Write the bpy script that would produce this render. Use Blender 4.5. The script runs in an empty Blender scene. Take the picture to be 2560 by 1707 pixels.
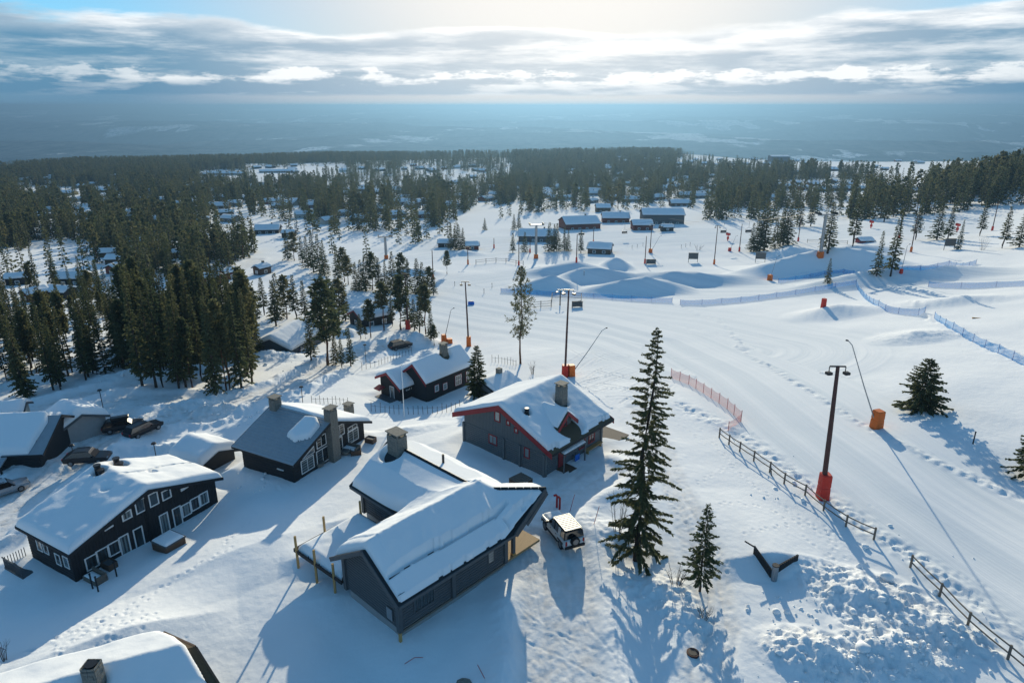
import bpy, math, random
import numpy as np
from mathutils import Vector, Matrix

# ------------------------------------------------------------------ camera, sky, sun, exposure
sc = bpy.context.scene
COL = sc.collection
PITCH = math.radians(19.05); CP, SP = math.cos(PITCH), math.sin(PITCH)
CAMH = 35.0; FPX = 1706.67
cam = bpy.data.objects.new('camera', bpy.data.cameras.new('camera')); COL.objects.link(cam)
cam.location = (0, 0, CAMH); cam.rotation_euler = (math.radians(90) - PITCH, 0, 0)
cam.data.lens = 24; cam.data.sensor_width = 36; cam.data.clip_start = 0.5; cam.data.clip_end = 90000
sc.camera = cam

SUN_EL, SUN_AZ = math.radians(16.5), math.radians(4.5)      # azimuth clockwise from +Y, the way the camera looks
SKY_STRENGTH = 0.118
world = bpy.data.worlds.new('World'); sc.world = world; world.use_nodes = True
sun = bpy.data.objects.new('sun', bpy.data.lights.new('sun', 'SUN')); COL.objects.link(sun)
sun.data.energy = 3.75; sun.data.angle = math.radians(0.55); sun.data.color = (1.0, 0.90, 0.68)
sdir = Vector((math.sin(SUN_AZ) * math.cos(SUN_EL), math.cos(SUN_AZ) * math.cos(SUN_EL), math.sin(SUN_EL)))
sun.rotation_euler = sdir.to_track_quat('Z', 'Y').to_euler(); sun.location = (40, 0, 90)
sc.view_settings.view_transform = 'Standard'; sc.view_settings.look = 'None'
sc.view_settings.gamma = 1.0; sc.view_settings.exposure = 0.50; sc.view_settings.use_curve_mapping = False
sc.cycles.use_denoising = True
sc.cycles.max_bounces = 6; sc.cycles.diffuse_bounces = 3; sc.cycles.glossy_bounces = 2
sc.cycles.transparent_max_bounces = 12; sc.cycles.volume_bounces = 1; sc.cycles.transmission_bounces = 2
sc.cycles.sample_clamp_indirect = 6

class N:                                                      # small node-graph helper
    def __init__(s, tree): s.t = tree; s.n = tree.nodes; s.l = tree.links
    def new(s, typ, **kw):
        nd = s.n.new(typ)
        for k, v in kw.items(): setattr(nd, k, v)
        return nd
    def inp(s, nd, key, v):
        if hasattr(v, 'is_output') or isinstance(v, bpy.types.NodeSocket): s.l.new(v, nd.inputs[key])
        else: nd.inputs[key].default_value = v
    def math(s, op, a, b=None, c=None, clamp=False):
        nd = s.new('ShaderNodeMath', operation=op); nd.use_clamp = clamp
        s.inp(nd, 0, a)
        if b is not None: s.inp(nd, 1, b)
        if c is not None: s.inp(nd, 2, c)
        return nd.outputs[0]
    def sstep(s, v, a, b):
        nd = s.new('ShaderNodeMapRange', interpolation_type='SMOOTHSTEP')
        s.inp(nd, 'Value', v); s.inp(nd, 'From Min', a); s.inp(nd, 'From Max', b)
        return nd.outputs[0]
    def noise(s, vec, scale, detail=4, rough=0.55, typ='FBM'):
        nd = s.new('ShaderNodeTexNoise'); nd.noise_type = typ
        if vec is not None: s.l.new(vec, nd.inputs['Vector'])
        nd.inputs['Scale'].default_value = scale; nd.inputs['Detail'].default_value = detail
        nd.inputs['Roughness'].default_value = rough
        return nd.outputs[0]
    def mapv(s, vec, scale=(1, 1, 1), loc=(0, 0, 0), rot=(0, 0, 0)):
        nd = s.new('ShaderNodeMapping'); s.l.new(vec, nd.inputs['Vector'])
        nd.inputs['Scale'].default_value = scale; nd.inputs['Location'].default_value = loc; nd.inputs['Rotation'].default_value = rot
        return nd.outputs[0]
    def mix(s, f, a, b, typ='MIX'):
        nd = s.new('ShaderNodeMix', data_type='RGBA', blend_type=typ)
        s.inp(nd, 0, f); s.inp(nd, 6, a); s.inp(nd, 7, b)
        return nd.outputs[2]

def build_sky():
    g = N(world.node_tree); g.n.clear()
    sky = g.new('ShaderNodeTexSky', sky_type='NISHITA'); sky.sun_disc = False
    sky.sun_elevation = SUN_EL; sky.sun_rotation = SUN_AZ
    sky.altitude = 900; sky.air_density = 1.0; sky.dust_density = 0.15; sky.ozone_density = 3.0
    co = g.new('ShaderNodeTexCoord').outputs['Generated']
    sep = g.new('ShaderNodeSeparateXYZ'); g.l.new(co, sep.inputs[0])
    el = sep.outputs[2]
    # cosine of the angle to the sun: forward scattering makes clouds and veil brighter near it
    dot = g.new('ShaderNodeVectorMath', operation='DOT_PRODUCT'); g.l.new(co, dot.inputs[0]); dot.inputs[1].default_value = tuple(sdir)
    mu = dot.outputs['Value']
    near = g.sstep(mu, 0.80, 0.985)
    v1 = g.mapv(co, (1, 1, 5), (3.1, 0.7, 0))
    v2 = g.mapv(co, (1, 1, 11), (6.4, 2.2, 0.31))
    big = g.noise(v1, 2.6, 2, 0.5); mid = g.noise(v1, 15, 8, 0.62); fine = g.noise(v2, 26, 8, 0.64); bands = g.noise(g.mapv(co, (1, 1, 8), (6.4, 2.2, 0.31)), 6.5, 8, 0.60)
    # a deck of stratocumulus between about 1 and 6 degrees with a wavy, bright upper rim
    top = g.math('ADD', g.math('MULTIPLY_ADD', big, 0.105, 0.036), g.math('MULTIPLY', mid, 0.020))
    dtop = g.math('SUBTRACT', top, el)
    deck = g.math('MULTIPLY', g.sstep(dtop, -0.001, 0.009), g.sstep(g.math('MULTIPLY_ADD', fine, 0.006, el), 0.013, 0.019))
    rim = g.math('SUBTRACT', 1.0, g.sstep(dtop, 0.002, 0.026))
    light = g.math('ADD', g.math('MULTIPLY', rim, 0.75), g.math('MULTIPLY', g.sstep(bands, 0.40, 0.68), 0.85))
    # a low row of cumulus heaps
    puff = g.noise(g.mapv(co, (1, 1, 2.4), (1.7, 4.1, .2)), 24, 6, 0.58)
    cum = g.math('MULTIPLY', g.sstep(g.math('SUBTRACT', g.math('ADD', g.math('MULTIPLY_ADD', puff, 0.050, 0.000), g.math('MULTIPLY', bands, .035)), el), 0.0, 0.005), g.sstep(el, 0.020, 0.032))
    light = g.math('ADD', g.math('MULTIPLY', light, g.math('MULTIPLY_ADD', cum, -0.6, 1.0)), g.math('MULTIPLY', g.math('MULTIPLY', cum, g.sstep(g.math('ADD', bands, g.math('MULTIPLY', puff, .7)), 0.74, 0.92)), 0.95))
    light = g.math('SUBTRACT', light, g.math('MULTIPLY', g.sstep(el, 0.034, 0.016), 0.35))
    light = g.math('MULTIPLY', light, g.math('MULTIPLY_ADD', g.sstep(mu, 0.70, 0.965), 0.80, 0.22), clamp=True)
    ccol = g.mix(light, (0.085, 0.200, 0.315, 1), (0.80, 0.805, 0.80, 1))
    ccol = g.mix(g.math('MULTIPLY', near, 0.48), ccol, (0.64, 0.665, 0.685, 1))
    skyc = g.mix(1.0, sky.outputs[0], (SKY_STRENGTH * .56, SKY_STRENGTH * .92, SKY_STRENGTH * 1.02, 1), 'MULTIPLY')
    # pale strip below the deck
    low = g.sstep(el, 0.050, 0.016)
    skyc = g.mix(low, skyc, g.mix(near, (0.12, 0.22, 0.30, 1), (0.60, 0.565, 0.54, 1)))
    # thin veil over the blue: keeps the sky next to the sun from burning out
    near2 = g.sstep(mu, 0.78, 0.985)
    skyc = g.mix(g.math('MULTIPLY_ADD', near2, 0.56, 0.40), skyc, g.mix(near2, (0.09, 0.22, 0.37, 1), (0.55, 0.545, 0.54, 1)))
    col = g.mix(g.math('MULTIPLY', deck, 0.94), skyc, ccol)
    glow = g.math('MULTIPLY', g.math('POWER', g.sstep(mu, 0.90, 1.0), 2.0), 0.75)
    col = g.mix(1.0, col, g.mix(glow, (0, 0, 0, 1), (0.24, 0.19, 0.13, 1)), 'ADD')
    bg = g.new('ShaderNodeBackground'); g.l.new(col, bg.inputs[0]); bg.inputs[1].default_value = 1.0
    out = g.new('ShaderNodeOutputWorld'); g.l.new(bg.outputs[0], out.inputs[0])
build_sky()

# ------------------------------------------------------------------ pixel <-> world (photograph pixels, 2560 x 1707)
def ray(u, v):
    a = (u - 1280) / FPX; b = -(v - 853.5) / FPX
    return np.array([a, CP + b * SP, -SP + b * CP])
def proj(x, y, z):
    z = z - CAMH; d = y * CP - z * SP
    return 1280 + FPX * x / d, 853.5 - FPX * (y * SP + z * CP) / d
def atz(u, v, z):
    d = ray(u, v); t = (z - CAMH) / d[2]
    return np.array([d[0] * t, d[1] * t, z])

# ------------------------------------------------------------------ noise
def _hash(ix, iy, seed):
    h = (ix.astype(np.int64) * 374761393 + iy.astype(np.int64) * 668265263 + seed * 982451653) & 0xffffffff
    h = ((h ^ (h >> 13)) * 1274126177) & 0xffffffff
    return ((h ^ (h >> 16)) & 0xffffff) / float(0xffffff)
def vnoise(x, y, seed=0):
    x = np.asarray(x, float); y = np.asarray(y, float)
    ix = np.floor(x); iy = np.floor(y); fx = x - ix; fy = y - iy
    fx = fx * fx * fx * (fx * (fx * 6 - 15) + 10); fy = fy * fy * fy * (fy * (fy * 6 - 15) + 10)
    a = _hash(ix, iy, seed); b = _hash(ix + 1, iy, seed); c = _hash(ix, iy + 1, seed); d = _hash(ix + 1, iy + 1, seed)
    return (a + (b - a) * fx) * (1 - fy) + (c + (d - c) * fx) * fy
def fbm(x, y, oct=4, seed=0, gain=0.5):
    s = 0; a = 1; t = 0
    for o in range(oct):
        cx, sx = math.cos(0.6 * o), math.sin(0.6 * o)
        s = s + a * (vnoise(x * cx - y * sx, x * sx + y * cx, seed + o * 17) * 2 - 1); t += a; a *= gain; x = x * 2.03; y = y * 2.03
    return s / t
def sstep(e0, e1, v):
    t = np.clip((v - e0) / (e1 - e0), 0, 1); return t * t * (3 - 2 * t)

# ------------------------------------------------------------------ terrain: thin-plate surface through surveyed points
CTRL = [(1400,1390,0),(1320,1370,0),(1000,1590,-0.7),(850,1500,-0.6),(700,1350,-1.0),(640,1707,-0.9),(1280,1707,-0.5),(1700,1707,-0.2),(2050,1600,0.3),(2560,1690,0.3),(0,1690,-1.5),(300,1600,-1.4),
 (190,1453,-3.1),(546,1257,-3.1),(20,1450,-3.6),(620,1230,-2.6),(736,1202,-2.3),(912,1099,-2.4),(980,1130,-1.6),(1355,1187,-1.0),(1163,1102,-0.9),(1500,1110,-1.0),(1100,1060,-2.6),
 (1065,1002,-6.2),(953,985,-6.4),(1180,962,-6.0),(2050,1245,0),(1800,1100,-0.8),(2190,1068,0.2),(1410,940,-5),(1172,865,-10.5),(1302,908,-6.6),(1700,930,-4.2),(2000,960,-1.8),
 (290,990,-5),(160,1080,-4.0),(500,1030,-5.6),(640,990,-5.8),(60,1010,-6),(0,900,-9),(300,880,-10),(780,960,-6.5),(720,870,-10.5),(900,880,-9.2),(1500,800,-10.2),(1800,800,-8.4),
 (1785,662,-17),(1500,700,-15.5),(1340,643,-19),(1100,690,-16.5),(950,720,-15.5),(1650,562,-23.5),(1500,565,-24),(2000,640,-15),
 (2300,1025,1),(2560,1180,1.3),(2330,800,-2.4),(2560,890,1.6),(2100,770,-6.5),(2300,690,-7),(2480,577,-10),(2560,690,-3.5),(2560,520,-8),(2250,560,-14.5),(2000,565,-20),
 (600,620,-24),(650,700,-19),(300,700,-18),(0,740,-16),(200,600,-26),(0,560,-30),(600,540,-33),(200,500,-42),(200,450,-56),(150,418,-72),(0,430,-64),
 (1000,520,-33),(1280,500,-38),(1280,440,-55),(900,450,-52),(800,400,-70),(1280,392,-76),(1800,480,-36),(1800,400,-68),(2300,480,-20),(2300,410,-42),(2560,440,-4),(2450,435,-17),(2700,430,6),(1700,385,-78)]
def _pq(x, y):
    r = np.sqrt(x * x + y * y); th = np.clip(np.arctan2(x, y), -0.95, 0.95)
    return th * 2.2, np.log(np.maximum(r, 26.0))
_c = []
for u, v, z in CTRL:
    p = atz(u, v, z); a, b = _pq(p[0], p[1]); _c.append((float(a), float(b), z))
for th in (-0.9, -0.55, -0.25, 0, 0.25, 0.55, 0.9):
    for r, z in ((26, -0.7), (2300, -150 + 20 * th), (4500, -330), (7500, -262), (12000, -190), (18000, -105), (25000, -45), (36000, -150)):
        _c.append((th * 2.2, math.log(r), z))
_c = np.array(_c)
def _tps(d2): return 0.5 * d2 * np.log(d2 + 1e-9)
def _solve():
    n = len(_c); D = (_c[:, None, 0] - _c[None, :, 0]) ** 2 + (_c[:, None, 1] - _c[None, :, 1]) ** 2
    A = np.zeros((n + 3, n + 3)); A[:n, :n] = _tps(D) + 0.0015 * np.eye(n)
    A[:n, n] = 1; A[:n, n + 1:] = _c[:, :2]; A[n, :n] = 1; A[n + 1:, :n] = _c[:, :2].T
    return np.linalg.solve(A, np.concatenate([_c[:, 2], np.zeros(3)]))
_w = _solve()
def base_z(x, y):
    x = np.atleast_1d(np.asarray(x, float)); y = np.atleast_1d(np.asarray(y, float))
    a, b = _pq(x, y); out = np.empty_like(a); n = len(_c)
    for i in range(0, len(a), 60000):
        aa = a[i:i + 60000]; bb = b[i:i + 60000]
        out[i:i + 60000] = _tps((aa[:, None] - _c[None, :, 0]) ** 2 + (bb[:, None] - _c[None, :, 1]) ** 2) @ _w[:n] + _w[n] + _w[n + 1] * aa + _w[n + 2] * bb
    return out
def cast(u, v, fn):
    d = ray(u, v); ts = np.geomspace(25, 60000, 420); lo, hi = 25.0, 60000.0
    for k in range(3):
        below = CAMH + d[2] * ts < fn(d[0] * ts, d[1] * ts)
        i = int(np.argmax(below)) if below.any() else len(ts) - 1
        lo, hi = ts[max(i - 1, 0)], ts[i]; ts = np.linspace(lo, hi, 24)
    return np.array([d[0] * hi, d[1] * hi, CAMH + d[2] * hi])
def g0(u, v): return cast(u, v, base_z)
def line_px(pts): return np.array([g0(u, v)[:2] for u, v in pts])

# polylines and patches surveyed on the base surface
ROADS = [(line_px([(-60,1345),(60,1240),(150,1160),(215,1110),(330,1060),(450,1045),(540,1040),(600,1005),(720,965),(840,905),(940,868),(1030,850)]), 3.0, 0.8, .8),
         (line_px([(215,1110),(240,1050),(330,1005),(420,1005)]), 4.0, 0.6, .7),
         (line_px([(-40,1060),(60,1035),(150,1005),(300,968),(420,945),(560,920)]), 2.6, 0.8, .8),
         (line_px([(1395,1800),(1400,1600),(1395,1450),(1375,1360),(1340,1300),(1400,1240),(1480,1180)]), 2.9, 0.6, .25),
         (line_px([(1760,1707),(1800,1560),(1780,1440),(1740,1330),(1700,1240),(1660,1130),(1590,1020)]), 1.5, 0.15, .4),
         (line_px([(640,650),(560,690),(500,730),(420,770)]), 3.2, 0.3, .5)]
EDGES = [(line_px([(1840,868),(1960,940),(2120,1045),(2215,1095),(2330,1150),(2450,1205),(2620,1280)]), 0.6, 0.30),
         (line_px([(1700,1015),(1850,1085),(1960,1165),(2060,1240),(2170,1325),(2300,1400),(2430,1500),(2620,1640)]), 1.1, 0.30),
         (line_px([(1690,755),(1750,790),(1800,800),(1870,880)]), 0.8, 0.25),
         (line_px([(2280,760),(2330,800),(2440,850),(2580,910)]), 1.5, 0.5)]
PISTE = [(line_px([(2750,1500),(2300,1235),(2060,1065),(1880,935),(1700,850),(1500,800),(1250,765),(1080,735)]), 8.5), (line_px([(1850,880),(1650,825),(1450,795),(1250,770),(1040,735)]), 18), (line_px([(1150,720),(1300,700),(1500,712),(1700,722),(2000,720),(2200,700),(2560,690)]), 12),
         (line_px([(1000,640),(1250,610),(1500,600),(1750,590),(2000,585),(2300,565),(2600,540)]), 22)]
# snow heaps and jumps: px of the foot of the crest, height, half length left/right, run towards/away from the camera, crest heading, rough?
HEAPS = [(1040,868,3.4,5.5,6.5,4,5,0.2,.5),(675,905,2.2,7,7,5,5,.3,1),(560,1045,2.0,7,6,3,3,.35,1),(480,1040,1.5,6,6,2.5,3,.1,1),(860,840,2.4,4,4,3,4,0,.5),(300,955,1.6,9,9,2.4,3,.3,1),(100,960,1.8,9,9,2.4,3,.35,1),
 (2180,1540,1.3,7,6,4,4,-.6,1),(2060,1690,1.5,5,4,3,3,-.4,1),(2250,1670,1.6,5,4,3,3,-.6,1),(2350,1620,1.0,4,4,2.5,2.5,-.7,1),
 (1620,1490,.8,4,4,2.2,2.5,-.6,.6),(1510,1350,1.0,5,4,2.2,2.2,-.9,.4),(1700,1560,.5,3,3,1.5,2,-.6,.7),
 (1936,1425,1.1,5.5,5.0,2.2,12,.05,0),(820,1420,1.1,4,3,2.5,3,.2,0),(620,1430,.8,9,7,6,6,.5,0),(330,1640,1.2,8,7,4,6,.4,0),
 (430,1130,1.2,7,7,2,2.4,.3,.6),(980,940,.8,6,6,3,3,.4,.3),(1010,1085,.8,7,7,2.5,3,.3,.2),
 (1449,690,3.6,17,11,6,22,.05,0),(1540,674,3.4,5,6,5.5,16,-.1,0),(1384,729,3.6,11,7,5.5,14,.1,0),(1460,712,4.0,8,24,7,16,-.05,0),(1615,736,3.8,17,13,6.5,14,.05,0),(1700,716,3.4,10,22,7,14,-.1,0),
 (2094,680,6.2,28,20,9,24,.0,0),(2150,640,3.0,14,16,8,14,0,0),(2255,706,3.4,24,26,9,10,.0,0),(2120,790,2.6,12,12,7,8,.2,.25),(2320,850,1.6,9,9,5,6,.2,.35),(1985,640,3.6,9,10,6,8,0,.2),(2430,760,1.6,18,18,5,8,0,.3),
 (1020,690,2.0,10,10,4,6,0,.1),(1160,640,2.0,8,8,4,6,0,.3)]
HEAPS = [(g0(h[0], h[1]), h[2] * (1.0 if h[1] < 760 else .8), h[3] * (1.2 if h[1] < 760 else 1), h[4] * (1.2 if h[1] < 760 else 1)) + h[5:] for h in HEAPS]
def pl_dist(x, y, pl):
    best = np.full(x.shape, 1e9)
    for (ax, ay), (bx, by) in zip(pl[:-1], pl[1:]):
        dx, dy = bx - ax, by - ay; L2 = dx * dx + dy * dy
        t = np.clip(((x - ax) * dx + (y - ay) * dy) / L2, 0, 1)
        best = np.minimum(best, np.hypot(x - ax - t * dx, y - ay - t * dy))
    return best
def pl_off(x, y, pl):
    """distance to a polyline and signed offset across it"""
    best = np.full(x.shape, 1e9); off = np.zeros(x.shape)
    for (ax, ay), (bx, by) in zip(pl[:-1], pl[1:]):
        dx, dy = bx - ax, by - ay; L2 = dx * dx + dy * dy; t = np.clip(((x - ax) * dx + (y - ay) * dy) / L2, 0, 1)
        e = np.hypot(x - ax - t * dx, y - ay - t * dy); m = e < best
        off = np.where(m, np.sign((x - ax) * dy - (y - ay) * dx) * e, off); best = np.where(m, e, best)
    return best, off
# footprints: raster of dimples
FP_X0, FP_Y0, FP_R, FP_W, FP_H = -75.0, 22.0, 0.12, 1300, 1050
FPMAP = np.zeros((FP_H, FP_W), np.float32)
def stamp(x, y, r, d):
    k = int(3 * r / FP_R) + 1; ci = int((x - FP_X0) / FP_R); cj = int((y - FP_Y0) / FP_R)
    if ci - k < 0 or cj - k < 0 or ci + k >= FP_W or cj + k >= FP_H: return
    jj, ii = np.mgrid[cj - k:cj + k + 1, ci - k:ci + k + 1]
    q = ((ii * FP_R + FP_X0 - x) ** 2 + (jj * FP_R + FP_Y0 - y) ** 2) / (r * r)
    FPMAP[cj - k:cj + k + 1, ci - k:ci + k + 1] += (-d * np.exp(-q) + 0.35 * d * np.exp(-(np.sqrt(q) - 1.7) ** 2 * 3)).astype(np.float32)
rng = random.Random(5)
TRAILS = [[(10,1650),(130,1600),(250,1560),(330,1540),(400,1560)],[(60,1640),(200,1575),(300,1545),(380,1500)],[(220,1590),(330,1570),(410,1575)],[(330,1510),(480,1430),(600,1370)],[(90,1620),(160,1660),(230,1690)],
 [(1800,1120),(1840,1170),(1900,1220),(2000,1290),(2100,1330)],[(1790,1260),(1900,1265),(1960,1290),(2080,1330)],[(1860,1345),(1930,1330),(1980,1310)],[(2075,1330),(2080,1400),(2060,1430)],
 [(1700,1060),(1760,1100),(1810,1110)],[(1740,1210),(1800,1170),(1850,1150)],[(1500,1000),(1560,1030),(1640,1010),(1720,1000)],[(1440,960),(1520,1010),(1600,1040)],[(1640,1190),(1700,1280),(1780,1370),(1830,1440)],
 [(1480,930),(1560,960),(1640,970)],[(600,1290),(700,1260),(800,1230)],[(720,1270),(740,1210),(800,1190)],[(1440,1000),(1480,940),(1530,905)],[(560,1370),(590,1330),(640,1290)],[(2560,1500),(2400,1440),(2280,1400)]]
for tr in TRAILS:
    pl = line_px(tr)
    for (ax, ay), (bx, by) in zip(pl[:-1], pl[1:]):
        n = max(1, int(math.hypot(bx - ax, by - ay) / 0.62))
        for i in range(n):
            t = (i + rng.random() * 0.4) / n; sd = 0.17 if i % 2 else -0.17
            nx, ny = -(by - ay), bx - ax; q = math.hypot(nx, ny)
            stamp(ax + (bx - ax) * t + nx / q * sd + rng.gauss(0, .07), ay + (by - ay) * t + ny / q * sd + rng.gauss(0, .07), 0.14, 0.12)
for (cu, cv, su, sv, n) in ((250, 1600, 90, 40, 90), (2100, 1330, 50, 40, 60), (1560, 960, 90, 30, 130), (1530, 1000, 60, 30, 70), (700, 1200, 40, 25, 50), (2200, 1000, 60, 40, 30), (1740, 1030, 50, 20, 60), (2380, 860, 60, 20, 40)):
    for i in range(n):
        p = g0(rng.gauss(cu, su), rng.gauss(cv, sv)); stamp(p[0], p[1], 0.11 + 0.08 * rng.random(), 0.08)
def groove(pts, r=.11, d=.06):
    pl = line_px(pts)
    for (ax, ay), (bx, by) in zip(pl[:-1], pl[1:]):
        n = max(1, int(math.hypot(bx - ax, by - ay) / .14))
        for i in range(n): stamp(ax + (bx - ax) * i / n, ay + (by - ay) * i / n, r, d * .55)
for tr in ([(1462,1395),(1500,1480),(1560,1560),(1640,1660)],[(1425,1470),(1480,1570),(1530,1640),(1570,1720)],[(1290,1590),(1400,1630),(1500,1690),(1560,1740)],[(1330,1555),(1450,1595),(1560,1655),(1650,1720)],[(1300,1520),(1360,1560),(1470,1610),(1600,1690)],[(1310,1330),(1330,1420),(1350,1540),(1345,1700)],
           [(1650,1130),(1690,1230),(1740,1340),(1790,1450)],[(1610,1040),(1660,1150),(1700,1260),(1745,1380)],[(1960,1160),(2100,1270),(2300,1420),(2500,1560)],[(2150,1180),(2300,1280),(2450,1380),(2600,1470)],[(1900,1010),(2100,1150),(2300,1270),(2560,1400)],[(1880,1010),(2080,1150),(2280,1280),(2540,1420)]): groove(tr)
for k in range(34):
    u, v = rng.uniform(1400, 1720), rng.uniform(880, 1000); a = rng.uniform(-.9, .9); L = rng.uniform(50, 150); c = rng.uniform(-.6, .6)
    groove([(u + L * t * math.cos(a + c * t), v + .45 * L * t * math.sin(a + c * t)) for t in (-.5, -.25, 0, .25, .5)], .20, .15)
for k in range(14):
    u, v = rng.uniform(1720, 2050), rng.uniform(1090, 1300); a = rng.uniform(.3, 1.2); L = rng.uniform(60, 160)
    groove([(u + L * t * math.cos(a + .5 * t), v + .7 * L * t * math.sin(a + .5 * t)) for t in (-.5, -.2, .1, .5)], .10, .06)
def fp_sample(x, y):
    i = np.clip((x - FP_X0) / FP_R, 0, FP_W - 1.01); j = np.clip((y - FP_Y0) / FP_R, 0, FP_H - 1.01)
    i0 = i.astype(int); j0 = j.astype(int); fi = i - i0; fj = j - j0
    return (FPMAP[j0, i0] * (1 - fi) + FPMAP[j0, i0 + 1] * fi) * (1 - fj) + (FPMAP[j0 + 1, i0] * (1 - fi) + FPMAP[j0 + 1, i0 + 1] * fi) * fj

PADS = []          # level yards around the houses: x, y, yaw, half sizes, z
def shape(x, y, detail=True):
    """height, dirt, groomed, rough"""
    x = np.atleast_1d(np.asarray(x, float)); y = np.atleast_1d(np.asarray(y, float))
    r = np.hypot(x, y); z = base_z(x, y)
    nearf = 1 - sstep(220, 500, r)
    dirt = np.zeros_like(z); groom = np.zeros_like(z); rough = np.zeros_like(z); across = np.zeros_like(z)
    z = z + nearf * (0.55 * fbm(x / 23, y / 23, 3, 3)) + (1 - nearf) * (1 - sstep(1300, 2000, r)) * 1.6 * fbm(x / 90, y / 90, 3, 5)
    far = sstep(3000, 8000, r)
    ridge = .42 - np.abs(fbm(x / 5200, y / 2300, 4, 9)) * 2                      # wooded ridges one behind the other
    z = z + far * (150 * ridge * (1 - .5 * sstep(9000, 16000, r)) + 75 * sstep(9000, 18000, r) * fbm(x / 3800, y / 7000, 4, 12))
    z = np.where(r > 3000, np.minimum(z, 5 + 30 * np.tanh((z - 5) / 60)), z)
    near = r < 700
    xn, yn = x[near], y[near]; zn = z[near]; dn = dirt[near]; gn = groom[near]; rn = rough[near]; an = across[near]
    wob = fbm(xn / 6, yn / 6, 3, 21)
    for pl, w, bank, rgh in ROADS:
        d = pl_dist(xn, yn, pl) + wob * 0.6
        m = 1 - sstep(w * .75, w * 1.15, d)
        zn = zn - 0.25 * m * min(1, bank * 1.6)
        b = np.exp(-((d - w * 1.35) / (0.55 * w ** .6)) ** 2)
        zn = zn + .8 * bank * b * (0.55 + 0.5 * vnoise(xn / 2.6, yn / 2.6, 31))
        rn = np.maximum(rn, b * min(1, bank * 1.2) * rgh); dn = np.maximum(dn, m * (0.55 + .45 * bank) * .7)
        rut = np.exp(-((np.abs(d) - w * .32) / 0.22) ** 2); zn = zn - 0.09 * rut * m; dn = np.maximum(dn, 1.6 * rut * m * rgh)
    for pl, w, hgt in EDGES:
        d = pl_dist(xn, yn, pl) + wob * 0.5
        b = np.exp(-(d / w) ** 2); zn = zn + hgt * b * (.15 + .55 * fbm(xn / 1.6, yn / 1.6, 2, 41) + .5 * fbm(xn / .45, yn / .45, 2, 43)); rn = np.maximum(rn, b * .40)
    for pl, w in PISTE:
        d, sd = pl_off(xn, yn, pl); m = 1 - sstep(w, w * 1.6, d + wob * 2); an = np.where(m > gn, sd, an); gn = np.maximum(gn, m)
    zn = zn - gn * (1 - sstep(150, 300, np.hypot(xn, yn))) * .40 * fbm(xn / 23, yn / 23, 3, 3)
    for p, hgt, la, lb, fn, ff, yaw, rg in HEAPS:
        ca, sa = math.cos(yaw), math.sin(yaw)
        a = (xn - p[0]) * ca + (yn - p[1]) * sa; b = -(xn - p[0]) * sa + (yn - p[1]) * ca
        qa = np.abs(a) / np.where(a < 0, la, lb); qb = np.abs(b - (fn * .55)) / np.where(b < fn * .55, fn, ff)
        k = np.clip(1 - np.sqrt(qa ** 2 + qb ** 2), 0, 1); k = k * (1 - .35 * (1 - k)) if rg > 0.1 else np.clip(1 - qa ** 1.4, 0, 1) * np.clip(1 - qb, 0, 1) ** 1.0 * (1 + .15 * (1 - qb))
        zn = zn + hgt * k; rn = np.maximum(rn, rg * sstep(0.02, 0.25, k))
        if rg > .8: dn = np.maximum(dn, .35 * sstep(0.1, .5, k) * sstep(.5, .75, vnoise(xn / 1.7, yn / 1.7, 61)))
    for px, py, yaw, hx, hy, pz in PADS:
        ca, sa = math.cos(yaw), math.sin(yaw)
        a = np.abs((xn - px) * ca + (yn - py) * sa) - hx; b = np.abs(-(xn - px) * sa + (yn - py) * ca) - hy
        d = np.maximum(a, b); m = 1 - sstep(0.0, 3.5, d); zn = zn * (1 - m) + (pz + 0.12 * fbm(xn / 3, yn / 3, 2, 71)) * m; rn = rn * (1 - m)
    if detail:
        fade = 1 - sstep(150, 420, np.hypot(xn, yn))
        zn = zn + fade * (1 - .85 * gn) * 0.055 * fbm(xn / 3.6, yn / 3.6, 3, 81) + fade * gn * .15 * (vnoise(an / 2.6, an * 0 + .5, 82) + .5 * vnoise(an / .7, an * 0 + .5, 83))
        lump = (1 - np.abs(fbm(xn / 1.15, yn / 1.15, 4, 91)) * 2.2) * .7 + np.abs(fbm(xn / .6, yn / .6, 3, 93)) * .6
        zn = zn + fade * rn * (0.40 * (lump - .45) + 0.14 * fbm(xn / .38, yn / .38, 2, 95))
        zn = zn + fade * (1 - gn) * (0.012 + .060 * np.minimum(dn, .8)) * fbm(xn / .38, yn / .38, 2, 97) + fp_sample(xn, yn) * (r[near] < 140) * (1 - .45 * gn)
    z[near] = zn; dirt[near] = dn; groom[near] = gn; rough[near] = rn; across[near] = an
    return z, dirt, groom, rough, across
def gz(x, y): return float(shape(x, y, False)[0][0])
def hz(x, y): return shape(x, y, False)[0]
def G(u, v): return cast(u, v, hz)                            # photograph pixel -> point of the ground

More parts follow.
